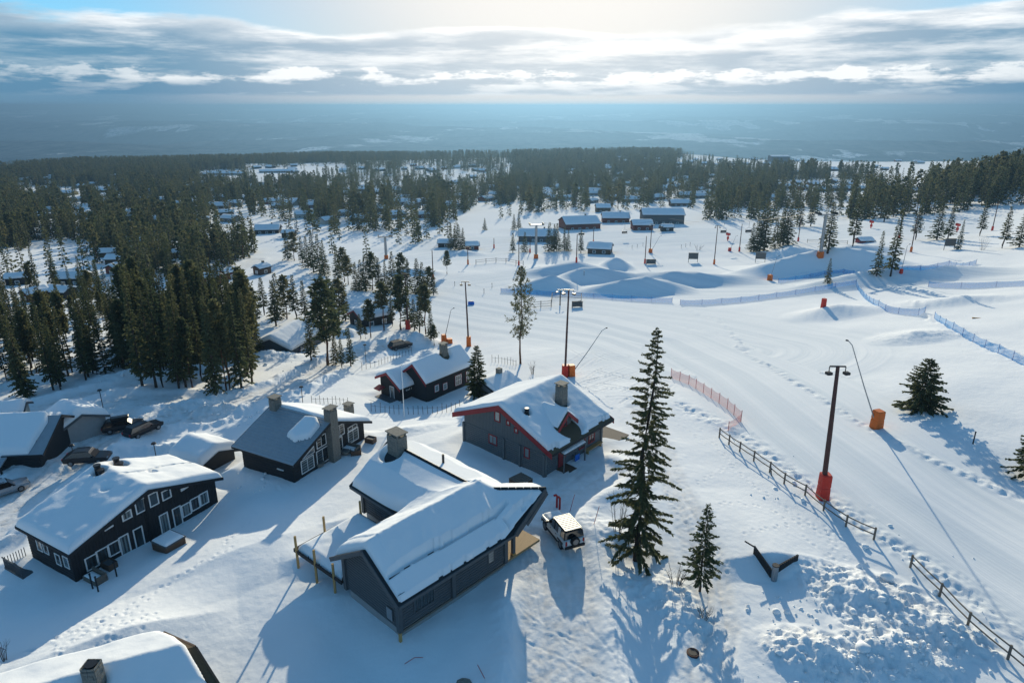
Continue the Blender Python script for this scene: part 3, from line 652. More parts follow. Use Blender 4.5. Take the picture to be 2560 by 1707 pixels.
LISTS = [
 ('spruce in the dark clump beside the lift line', 'spruce clump by the lift line', [(1878,629,557),(1890,629,540),(1909,627,500),(1899,628,520),(1936,621,540),(1950,615,520),(1958,612,498),(1968,611,505)], ['spruce1', 'spruce3', 'spruce0']),
 ('spruce along the upper edge of the right-hand piste', 'spruces along the upper piste', [(2068,633,504),(2131,615,486),(1997,567,486),(2026,566,492),(2288,600,513),(2341,600,504),(2370,597,510),(2506,621,516),(2547,618,520),(2210,555,480),(2450,590,505)], ['spruce0', 'spruce2', 'spruce1']),
 ('spruce standing between the lift pylon and the ski lodges', 'spruces by the ski lodges', [(1128,625,558),(1138,624,566),(1147,625,560),(1158,622,570),(1282,632,582),(1312,630,580),(1373,629,556),(1385,629,560),(1392,628,558),(1411,626,568),(1452,632,576),(1420,628,575),(1285,575,535),(1297,575,530),(1212,575,545)], ['spruce1', 'spruce0', 'spruce3']),
 ('conifer in the grove at the left edge of the piste', 'grove at the left edge of the piste', [(904,727,649),(916,727,636),(932,726,632),(949,726,644),(965,724,650),(983,724,628),(1005,729,634),(1021,731,646),(1044,734,646),(1057,736,655),(1074,739,667),(1084,739,680),(891,725,655),(845,700,610),(860,705,620),(785,680,575),(800,684,585),(720,650,575),(737,652,580),(756,656,590),(812,690,600),(770,670,590),(870,712,640)], ['spruce3', 'spruce1', 'pine2', 'spruce0']),
 ('conifer standing behind the car park snow heap', 'conifers behind the snow heap', [(960,826,706),(980,815,736),(1003,824,690),(1036,826,746),(1064,836,713),(1050,834,740),(1085,864,812),(1078,850,770),(927,844,749),(901,848,785),(914,846,817),(1020,815,715)], ['pine1', 'spruce2', 'pine0', 'spruce0']),
 ('conifer beside the dark garage with the orange door', 'conifers by the orange door', [(779,900,790),(819,913,700),(840,911,838),(856,922,845),(878,916,818),(850,804,698),(863,802,705),(740,798,688),(763,796,700),(717,797,690),(697,792,682),(661,787,693),(630,803,703),(835,870,770),(800,850,720),(830,820,690),(690,815,700),(640,830,720)], ['spruce0', 'pine2', 'spruce1', 'spruce2'])]
for lab, grp, pts, kinds in LISTS:
    for i, (u, v, tv) in enumerate(pts):
        p = G(u, v); k = kinds[i % len(kinds)]; r = random.Random(i * 7 + u)
        place_tree(p, top_h(p, u, tv), k, 'pine_tree' if 'pine' in k else 'spruce_tree', lab, grp, r.uniform(1.35, 1.8))

# forest scattered over the ground: regions in photograph pixels (polygon, trees per hectare, height, label)
def in_poly(x, y, poly):
    c = np.zeros(x.shape, bool); n = len(poly)
    for i in range(n):
        x1, y1 = poly[i]; x2, y2 = poly[(i + 1) % n]
        c ^= ((y1 > y) != (y2 > y)) & (x < (x2 - x1) * (y - y1) / (y2 - y1 + 1e-12) + x1)
    return c
REG = [([(330,1040),(345,985),(360,960),(330,900),(360,830),(600,830),(645,880),(650,930),(620,1005),(560,1035),(470,1030),(430,1040)], 1500, 16.0, 'tall conifer in the dense dark stand behind the metal-roofed cabin', 'dense stand behind the metal-roofed cabin'),
 ([(-120,1005),(-120,890),(120,895),(330,890),(330,905),(330,955),(250,958),(130,985),(60,1005)], 900, 12.5, 'tall conifer in the stand at the left edge above the plough bank', 'stand at the left edge above the plough bank'),
 ([(-150,890),(-150,640),(120,640),(230,660),(330,700),(480,760),(640,700),(660,790),(600,830),(330,890)], 420, 12.5, 'conifer among the cabins on the slope at left', 'conifers among the left slope cabins'),
 ([(-150,640),(-150,560),(330,560),(430,600),(640,600),(640,668),(560,690),(470,745),(330,700),(230,655),(100,640)], 900, 13.5, 'conifer in the forest above the left slope cabins', 'forest above the left slope cabins'),
 ([(650,650),(720,600),(760,640),(880,690),(1000,720),(1000,690),(900,640),(800,600)], 22, 13, 'conifer near the lower lift track', 'conifers near the lower lift track')]
FARREG = [([(-250,560),(-250,425),(600,410),(640,440),(640,600),(430,600),(330,560)], 800, 15), ([(600,440),(600,405),(1280,392),(1280,470),(1000,470),(800,470)], 130, 15),
 ([(600,440),(800,470),(1280,470),(1330,500),(1330,548),(1240,548),(1210,500),(1150,540),(1100,578),(640,578)], 620, 15), ([(640,578),(1100,578),(1160,545),(1160,592),(1100,610),(900,610),(760,600),(680,600)], 110, 14),
 ([(1280,470),(1280,392),(1700,388),(1700,500),(1480,500),(1330,500)], 480, 15), ([(1330,500),(1480,500),(1720,500),(1900,520),(1900,552),(1740,552),(1600,528),(1450,530),(1330,540)], 330, 15),
 ([(1690,388),(2560,380),(2700,390),(2700,500),(2300,500),(2160,505),(2120,520),(1900,520),(1700,500)], 520, 15), ([(2120,520),(2160,500),(2300,490),(2700,430),(2700,500),(2450,522),(2350,536),(2150,548),(2110,545)], 620, 17),
 ([(1890,500),(2120,520),(2110,545),(2010,552),(1890,560)], 50, 15), ([(-300,425),(-300,408),(600,398),(1280,383),(1800,378),(2800,372),(2800,385),(1700,390),(1280,393),(600,412)], 500, 15)]
HOLES = [[(60,600),(235,598),(245,628),(120,636)],[(470,430),(860,410),(870,428),(780,455),(700,470),(480,455)],[(1020,452),(1190,440),(1200,458),(1020,468)],[(1195,520),(1330,500),(1320,545),(1200,585)],
 [(1200,545),(1760,520),(1760,640),(1200,640)],[(1690,395),(2080,385),(2090,420),(1690,425)],[(1940,452),(2310,448),(2320,484),(1940,490)],[(560,520),(720,560),(700,600),(600,600)],[(40,470),(300,462),(300,500),(40,502)]]
CAB_PX = []                                                   # filled with the cabins, to keep trees out of their walls
def scatter(poly, dens, seed, even=False):
    us = [q[0] for q in poly]; vs = [q[1] for q in poly]
    # world bounding box by casting the outline
    pts = []
    for i in range(len(poly)):
        (a, b), (c_, d_) = poly[i], poly[(i + 1) % len(poly)]
        for t in (0, .5): pts.append(g0(a + (c_ - a) * t, max(380, b + (d_ - b) * t))[:2])
    pts = np.array(pts); pts = pts[np.hypot(pts[:, 0], pts[:, 1]) < 2600]
    x0, y0 = pts.min(0); x1, y1 = pts.max(0); A = (x1 - x0) * (y1 - y0) / 1e4
    rg = np.random.default_rng(seed); n = int(A * dens); x = rg.uniform(x0, x1, n); y = rg.uniform(y0, y1, n); z = base_z(x, y)
    u, v = proj(x, y, z); k = in_poly(u, v, poly)
    for hp_ in HOLES: k &= ~in_poly(u, v, hp_) | (rg.random(n) < .07)
    # uneven density: openings and thickets
    if not even: k &= rg.random(n) < np.clip(.72 + 1.5 * fbm(x / 38, y / 38, 3, 7), .06, 1)
    return x[k], y[k]
CABINS = []

# ------------------------------------------------------------------ house parts
def sd_poly(x, y, poly):
    """signed distance inside a polygon (positive inside)"""
    d = np.full(x.shape, 1e9); n = len(poly)
    for i in range(n):
        ax, ay = poly[i]; bx, by = poly[(i + 1) % n]; dx, dy = bx - ax, by - ay
        t = np.clip(((x - ax) * dx + (y - ay) * dy) / (dx * dx + dy * dy + 1e-12), 0, 1)
        d = np.minimum(d, np.hypot(x - ax - t * dx, y - ay - t * dy))
    return np.where(in_poly(x, y, poly), d, -d)
def snow_blanket(parent, zf, poly, thick=.45, res=.16, rnd=.35, seed=0, mask=None, name='snow', rough=.03, sink=.02):
    P = np.array(poly, float); x0, y0 = P.min(0) - res; x1, y1 = P.max(0) + res
    nx = max(3, int((x1 - x0) / res) + 1); ny = max(3, int((y1 - y0) / res) + 1)
    X, Y = np.meshgrid(np.linspace(x0, x1, nx), np.linspace(y0, y1, ny)); n = len(poly)
    d = np.full(X.shape, 1e9); BX = X.copy(); BY = Y.copy()
    for i in range(n):
        ax, ay = P[i]; bx, by = P[(i + 1) % n]; dx, dy = bx - ax, by - ay
        t = np.clip(((X - ax) * dx + (Y - ay) * dy) / (dx * dx + dy * dy + 1e-12), 0, 1); qx, qy = ax + t * dx, ay + t * dy; e = np.hypot(X - qx, Y - qy)
        m = e < d; d = np.where(m, e, d); BX = np.where(m, qx, BX); BY = np.where(m, qy, BY)
    ins = in_poly(X, Y, poly); out = ~ins & (d < res * 1.05)                       # verts just outside move onto the outline
    X = np.where(out, BX, X); Y = np.where(out, BY, Y); d = np.where(ins, d, np.where(out, 0, -1))
    q = np.clip(d / rnd, 0, 1); t = thick * np.sqrt(np.clip(1 - (1 - q) ** 2, 0, 1)); ox = seed * 13.7
    t = t * (1 + .22 * fbm(X / 2.6 + ox, Y / 2.6, 3, seed)) + rough * q * fbm(X / .8 + ox, Y / .8, 3, seed + 5)
    if mask is not None: t = mask(X, Y, t, d)
    keep = (d > -.5) & (t > -5)
    Z = zf(X, Y) + np.maximum(t, -.08) - sink
    idx = -np.ones(X.size, int); cells = keep[:-1, :-1] & keep[1:, :-1] & keep[:-1, 1:] & keep[1:, 1:]
    cells &= (d[:-1, :-1] > 0) | (d[1:, :-1] > 0) | (d[:-1, 1:] > 0) | (d[1:, 1:] > 0)
    jj, ii = np.nonzero(cells)
    if len(jj) == 0: return None
    F = np.stack([jj * nx + ii, jj * nx + ii + 1, (jj + 1) * nx + ii + 1, (jj + 1) * nx + ii], -1)
    u = np.unique(F); idx[u] = np.arange(len(u)); V = np.stack([X.ravel()[u], Y.ravel()[u], Z.ravel()[u]], -1)
    return link(name, mesh_np(name, V, idx[F], 'snow', True), parent)
def clip(poly, nx, ny, c):
    """keep nx*x+ny*y<=c"""
    out = []
    for i in range(len(poly)):
        a, b = poly[i], poly[(i + 1) % len(poly)]; da = nx * a[0] + ny * a[1] - c; db = nx * b[0] + ny * b[1] - c
        if da <= 0: out.append(a)
        if da * db < 0: t = da / (da - db); out.append((a[0] + (b[0] - a[0]) * t, a[1] + (b[1] - a[1]) * t))
    return out
def siding(parent, poly, org, ds, nrm, mat, mode='h', pitch=.24, depth=.05, name='siding_board', gap=.015):
    """boards clipped to a convex wall polygon of (s, z); each board is a part of its own"""
    org = Vector(org); ds = Vector(ds); nrm = Vector(nrm); k = 1 if mode == 'h' else 0
    lo = min(p[k] for p in poly); hi = max(p[k] for p in poly); n = max(1, int(round((hi - lo) / pitch))); st = (hi - lo) / n
    for i in range(n):
        a, b = lo + i * st + gap / 2, lo + (i + 1) * st - gap / 2; e = (0, 1) if mode == 'h' else (1, 0)
        P = clip(clip(poly, e[0], e[1], b), -e[0], -e[1], -a)
        if len(P) < 3: continue
        m = st * .22; Q = clip(clip(poly, e[0], e[1], b - m), -e[0], -e[1], -a - m)
        mb = MB(); W = lambda s_, z_, d_: org + ds * s_ + nrm * d_ + Vector((0, 0, z_))
        if len(Q) == len(P):
            n_ = len(P); V = [W(p[0], p[1], 0) for p in P] + [W(p[0], p[1], depth * .55) for p in P] + [W(p[0], p[1], depth) for p in Q]
            F = [tuple(range(2 * n_, 3 * n_))] + [(l * n_ + j, l * n_ + (j + 1) % n_, (l + 1) * n_ + (j + 1) % n_, (l + 1) * n_ + j) for l in (0, 1) for j in range(n_)]
            mb.add(V, F)
        else: mb.prism([W(p[0], p[1], 0) for p in P], nrm * depth)
        mb.build(name, mat, parent)
def window(parent, c, ds, nrm, w, h, frame='white_paint', pane='glass', cols=1, rows=1, fw=.09, name='window', d0=.06):
    """c: centre on the wall face; frame proud of the boards, pane set back in it, glazing bars"""
    c = Vector(c) + Vector(nrm) * d0; ds = Vector(ds); nrm = Vector(nrm); up = Vector((0, 0, 1))
    R = Matrix((ds, nrm, up)).transposed()
    f = MB()
    for s in (-1, 1):
        f.box(c + ds * s * (w / 2 - fw / 2), (fw, .07, h), M=R); f.box(c + up * s * (h / 2 - fw / 2), (w - 2 * fw, .068, fw), M=R)
    fo = f.build(name, frame, parent)
    MB().box(c - nrm * .02, (w - 1.9 * fw, .02, h - 1.9 * fw), M=R).build('pane', pane, fo)
    for i in range(1, cols): MB().box(c + ds * (-w / 2 + w * i / cols), (.05, .045, h - 2 * fw), M=R).build('glazing_bar', frame, fo)
    for i in range(1, rows): MB().box(c + up * (-h / 2 + h * i / rows), (w - 2 * fw, .040, .04), M=R).build('glazing_bar', frame, fo)
    return fo
def chimney(parent, x, y, z0, z1, sx, sy, mat='stone', cap=True, stones=True, seed=0):
    rg = random.Random(seed); b = MB(); b.box((x, y, (z0 + z1) / 2), (sx - .05, sy - .05, z1 - z0)); ch = b.build('chimney', mat, parent)
    if stones:
        z = z0 + .4
        while z < z1 - .05:
            hh_ = rg.uniform(.2, .3); 
            for (dx, dy, wx, wy) in ((0, -sy / 2, sx, 0), (0, sy / 2, sx, 0), (-sx / 2, 0, 0, sy), (sx / 2, 0, 0, sy)):
                L = wx or wy; a = -L / 2
                while a < L / 2 - .05:
                    l = min(rg.uniform(.25, .5), L / 2 - a); pr = rg.uniform(.03, .07)
                    c = (x + dx + (a + l / 2 if wx else 0), y + dy + (a + l / 2 if wy else 0), z + hh_ / 2)
                    MB().box(c, (l - .02 if wx else pr, l - .02 if wy else pr, min(hh_ - .02, z1 - z))).build('stone', mat, ch); a += l
            z += hh_
    if cap:
        for a, b_ in ((-1, -1), (-1, 1), (1, -1), (1, 1)): MB().box((x + a * (sx / 2 - .1), y + b_ * (sy / 2 - .1), z1 + .12), (.14, .14, .28)).build('cap_leg', mat, ch)
        MB().box((x, y, z1 + .30), (sx + .22, sy + .22, .09)).build('chimney_cap', 'stone', ch)
    return ch
class House:
    """gabled house on a fitted footprint; local X along the ridge, near side -Y"""
    def __init__(s, name, label, q, z0, wall='black_wood', group=None, roof='turf', fascia='black_wood', cat='house', fh=.30):
        s.x, s.y, s.yaw, s.L, s.wn, s.wf, s.hn, s.hf, s.hr, s.oL, s.oW = q; s.z0 = z0
        s.o = empty(name, (s.x, s.y, z0), s.yaw, label, cat, group); s.wall = wall
        s.Lr, s.yn, s.yf = s.L + s.oL, -(s.wn + s.oW), s.wf + s.oW
        s.kn = (s.hr - s.hn) / -s.yn; s.kf = (s.hr - s.hf) / s.yf
        s.fh = fh; s.walls(); s.roofs(roof, fascia)
    def rz(s, y): return s.hr - np.where(np.asarray(y) < 0, s.kn, s.kf) * np.abs(y)
    def rzs(s, X, Y): return s.hr - np.where(Y < 0, s.kn, s.kf) * (np.sqrt(Y * Y + .01) - .06)
    def gable_poly(s, zb=-1.6):
        t = .24; return [(-s.wn, zb), (s.wf, zb), (s.wf, float(s.rz(s.wf)) - t), (0, s.hr - t), (-s.wn, float(s.rz(-s.wn)) - t)]
    def walls(s):
        g = s.gable_poly(); b = MB(); b.prism([(-s.L, y, z) for y, z in g], (2 * s.L, 0, 0)); b.build('wall', s.wall, s.o)
    def roofs(s, mat, fascia):
        for nm, ye, ze in (('roof', s.yn, s.hn), ('roof', s.yf, s.hf)):
            r = MB().prism([(-s.Lr, 0, s.hr - .02), (s.Lr, 0, s.hr - .02), (s.Lr, ye, ze - .02), (-s.Lr, ye, ze - .02)], (0, 0, -.16)).build(nm, mat, s.o)
        for sx in (-1, 1):
            for ye, ze in ((s.yn, s.hn), (s.yf, s.hf)):
                x = sx * (s.Lr + .03); e = .05
                MB().prism([(x - .03, 0, s.hr + .04), (x - .03, ye, ze + .04), (x - .03, ye, ze + .04 - s.fh), (x - .03, 0, s.hr + .04 - s.fh)], (.06, 0, 0)).build('fascia_board', fascia, s.o)
        for ye, ze in ((s.yn - .03, s.hn), (s.yf + .03, s.hf)):
            MB().bar((-s.Lr + .05, ye, ze - .12), (s.Lr - .05, ye, ze - .12), .06, .20).build('eave_board', 'black_wood' if fascia == 'red_paint' else fascia, s.o)
    def snow(s, thick=.45, both=True, mask=None, seed=0, near=True, far=True, res=.17, inset=.03):
        y0 = s.yn + inset if near else 0.05; y1 = s.yf - inset if far else -.05; e = s.Lr - inset
        return snow_blanket(s.o, s.rzs, [(-e, y0), (e, y0), (e, y1), (-e, y1)], thick, res, min(.5, thick), seed, mask)
    # wall frames: (origin, ds, normal)
    def face(s, k):
        return {'r': (Vector((s.L, 0, 0)), Vector((0, 1, 0)), Vector((1, 0, 0))), 'l': (Vector((-s.L, 0, 0)), Vector((0, 1, 0)), Vector((-1, 0, 0))),
                'n': (Vector((0, -s.wn, 0)), Vector((1, 0, 0)), Vector((0, -1, 0))), 'f': (Vector((0, s.wf, 0)), Vector((1, 0, 0)), Vector((0, 1, 0)))}[k]
    def clad(s, k, mode='h', pitch=.26, mat=None, zb=-.6, depth=.05, poly=None):
        o, ds, n = s.face(k)
        if poly is None:
            if k in 'rl': poly = s.gable_poly(zb)
            else:
                yy = -s.wn if k == 'n' else s.wf; zt = float(s.rz(yy)) - .26; poly = [(-s.L, zb), (s.L, zb), (s.L, zt), (-s.L, zt)]
        siding(s.o, poly, o, ds, n, mat or s.wall, mode, pitch, depth)
    def on_face(s, k, u, v):
        """photograph pixel -> (s, z) on a wall plane"""
        o, ds, n = s.face(k); R = Matrix.Rotation(s.yaw, 3, 'Z'); base = Vector((s.x, s.y, s.z0))
        ow = R @ o + base; nw = R @ n; dw = R @ ds; d = Vector(ray(u, v)); c = Vector((0, 0, CAMH))
        t = (ow - c).dot(nw) / d.dot(nw); p = c + d * t - ow
        return p.dot(dw), p.z
    def win(s, k, u, v, w, h, **kw):
        a, z = s.on_face(k, u, v); o, ds, n = s.face(k)
        return window(s.o, o + ds * a + Vector((0, 0, z)), ds, n, w, h, **kw)
    def roof_pt(s, u, v, near=True):
        """photograph pixel -> local point on a roof slope"""
        k = s.kn if near else -s.kf; d = ray(u, v); ca, sa = math.cos(s.yaw), math.sin(s.yaw)
        dl = (d[0] * ca + d[1] * sa, -d[0] * sa + d[1] * ca, d[2]); cl = (-s.x * ca - s.y * sa, s.x * sa - s.y * ca, CAMH - s.z0)
        t = (s.hr + k * cl[1] - cl[2]) / (dl[2] - k * dl[1]); return (cl[0] + dl[0] * t, cl[1] + dl[1] * t, cl[2] + dl[2] * t)

def hole(cx, cy, r, depth=1.2):
    return lambda X, Y, t: t - depth * np.exp(-(((X - cx) ** 2 + (Y - cy) ** 2) / (r * r)) ** 2)
def masks(*fs):
    def m(X, Y, t, d):
        for f in fs: t = f(X, Y, t)
        return t
    return m

# --- house with the dark metal tile roof
def house_b():
    h = House('cabin', 'black cabin with bare dark metal tile roof and tall stone gable chimney', *HB, wall='black_wood', roof='metal_roof')
    o = h.o; n = 17; W = -h.yn                                # tile courses on the near slope, each a part
    for i in range(n):
        a, b = W * i / n, W * (i + 1) / n + .05; za, zb_ = h.hr - h.kn * a, h.hr - h.kn * b
        MB().prism([(-h.Lr, -a, za + .012), (h.Lr, -a, za + .012), (h.Lr, -b, zb_ + .065), (-h.Lr, -b, zb_ + .065)], (0, 0, -.05)).build('tile_course', 'metal_roof', o)
    MB().tube([(-h.Lr, 0, h.hr + .05), (h.Lr, 0, h.hr + .05)], .10, 8).build('ridge_cap', 'metal_roof', o)
    c3 = h.roof_pt(873, 1035, False)
    h.snow(.50, near=False, seed=2, mask=masks(hole(c3[0], c3[1], .8)))
    # left-over snow cake on the tiles
    pc = h.roof_pt(765, 1072); zf = lambda X, Y: h.rzs(X, Y) + .05
    snow_blanket(o, zf, [(pc[0] - 1.4, pc[1] - 1.5), (pc[0] + .1, pc[1] - 1.9), (pc[0] + 1.5, pc[1] - 1.0), (pc[0] + 1.4, pc[1] + .7), (pc[0] + .4, pc[1] + 1.4), (pc[0] - 1.1, pc[1] + 1.1)], .65, .12, .45, 4, name='snow_cake')
    pv = h.roof_pt(733, 1092); MB().tube([(pv[0], pv[1], pv[2] - .1), (pv[0], pv[1], pv[2] + .45)], .14, 10).build('vent_pipe', 'dark_metal', o)
    a = h.roof_pt(689, 1018); chimney(o, a[0] + .1, -.15, h.hr - 1.0, h.hr + 1.05, .95, .95, seed=1)
    chimney(o, h.L + .42, .35, -1.8, h.hr + 1.15, .85, 1.15, seed=2)
    chimney(o, c3[0], c3[1], c3[2] - 1.2, c3[2] + 1.1, .9, .8, seed=3)
    h.clad('r', 'h', .30, zb=-.4); h.clad('n', 'h', .30, zb=-.4)
    for u, v, w, hh_, c in ((768, 1160, 1.9, 1.55, 2), (806, 1138, 1.9, 1.75, 2), (802, 1102, 1.5, 1.35, 2), (848, 1112, 1.0, 1.9, 2), (848, 1076, 1.5, 1.35, 2), (882, 1088, 1.8, 1.5, 2), (880, 1068, 1.6, .55, 2)):
        h.win('r', u, v, w, hh_, cols=c, pane='glass_curtain' if v in (1160, 1088) else 'glass')
    a, z = h.on_face('r', 768, 1134); g = h.face('r'); y0, y1 = a - .9, a + .95
    f = MB().prism([(h.L + .06, y0, z - .25), (h.L + .06, y1, z - .25), (h.L + .06, y1, z + .55)], (.06, 0, 0)).build('gable_window', 'white_paint', o)
    MB().prism([(h.L + .10, y0 + .35, z - .17), (h.L + .10, y1 - .08, z - .17), (h.L + .10, y1 - .08, z + .38)], (.04, 0, 0)).build('pane', 'glass', f)
    a, z = h.on_face('n', 703, 1172); MB().box((a, -h.wn - .12, z), (.9, .12, .10)).build('wall_rail', 'white_paint', o)
    # terrace furniture at the far end of the gable
    return h
HOUSE_B = house_b()

# --- black duplex at the left
def house_c():
    h = House('duplex_cabin', 'large black duplex with white window frames and two dark roof vents', *HC, wall='black_wood', roof='dark_metal')
    o = h.o
    pits = [h.roof_pt(270, 1232), h.roof_pt(383, 1190, False)]
    v1, v2 = h.roof_pt(253, 1190), h.roof_pt(300, 1172, False)
    x2 = h.roof_pt(400, 1180, False)
    def cut(X, Y, t): return np.where(np.abs(X - (.15 + .25 * np.sin(Y))) < .12, t - .30 * (Y > 0), t)
    h.snow(.62, seed=5, mask=masks(hole(pits[0][0], pits[0][1], .42, .45), hole(pits[1][0], pits[1][1], .34, .45), hole(v1[0], v1[1], .55, .9), hole(v2[0], v2[1], .7, .9), cut))
    for v in (v1, v2):
        for k, dx in ((0, -.35), (1, .35)):
            b = MB().tube([(v[0] + dx, v[1] - .1 * k, v[2] - .5), (v[0] + dx, v[1] - .1 * k, v[2] + 1.0 - .25 * k)], .27, 12).build('roof_vent', 'dark_metal', o)
            MB().tube([(v[0] + dx, v[1] - .1 * k, v[2] + 1.0 - .25 * k), (v[0] + dx, v[1] - .1 * k, v[2] + 1.12 - .25 * k)], .33, 12).build('vent_cap', 'dark_metal', b)
    h.clad('r', 'v', .30, zb=-.5); h.clad('n', 'h', .28, zb=-.5)
    for u, v, w, hh_, p in ((229, 1404, 1.1, 1.3, 'glass'), (256, 1386, 1.1, 1.3, 'glass'), (285, 1369, 1.05, 1.3, 'glass'), (312, 1362, .92, 2.1, 'glass_curtain'), (347, 1343, .92, 2.1, 'glass'),
            (411, 1307, .92, 2.1, 'glass_curtain'), (443, 1290, .92, 2.05, 'glass'), (465, 1273, 1.0, 1.35, 'glass_curtain'), (487, 1258, 1.0, 1.35, 'glass'), (509, 1245, 1.0, 1.35, 'glass_curtain'),
            (349, 1264, .92, 1.35, 'glass'), (316, 1287, .92, .85, 'glass_curtain'), (383, 1247, .92, 1.35, 'glass'), (415, 1235, .95, 1.0, 'glass')): h.win('r', u, v, w, hh_, pane=p, fw=.11)
    for u, v, s_ in ((271, 1319, 1), (460, 1221, -1)):
        a, z = h.on_face('r', u, v)
        f = MB().prism([(h.L + .06, a - .40, z - .10), (h.L + .06, a + .40, z - .02), (h.L + .06, a + .40, z + (.14 if s_ > 0 else .05)), (h.L + .06, a - .40, z + (.0 if s_ > 0 else .22))], (.06, 0, 0)).build('slit_window', 'white_paint', o)
    for u, v in ((100, 1362), (116, 1369), (147, 1397), (167, 1404)): h.win('n', u, v, .8, 1.15)
    a, z = h.on_face('r', 366, 1290)
    MB().tube([(h.L + .12, a, -.4), (h.L + .12, a, h.hr - 1.0)], .05, 8).build('drainpipe', 'dark_metal', o)
    # deck with boards along the gable, balcony at the left end
    dk = MB().box((h.L + 1.6, -2.3, -.22), (2.9, 8.6, .20)).build('deck', 'weathered_wood', o)
    for i in range(20): MB().box((h.L + .22 + i * .145, -2.0, -.10), (.10, 7.6, .035)).build('deck_board', 'weathered_wood', dk)
    bal = MB().box((-h.L + .6, -h.wn - 1.0, -.15), (3.0, 1.9, .18)).build('balcony', 'charcoal_wood', o)
    for i in range(15): MB().box((-h.L - .8 + i * .2, -h.wn - 1.9, .42), (.05, .05, .95)).build('baluster', 'charcoal_wood', bal)
    for i in range(8): MB().box((-h.L - .85, -h.wn - .2 - i * .22, .42), (.05, .05, .95)).build('baluster', 'charcoal_wood', bal)
    MB().box((-h.L + .6, -h.wn - 1.9, .93), (3.1, .09, .07)).build('handrail', 'charcoal_wood', bal)
    return h
HOUSE_C = house_c()

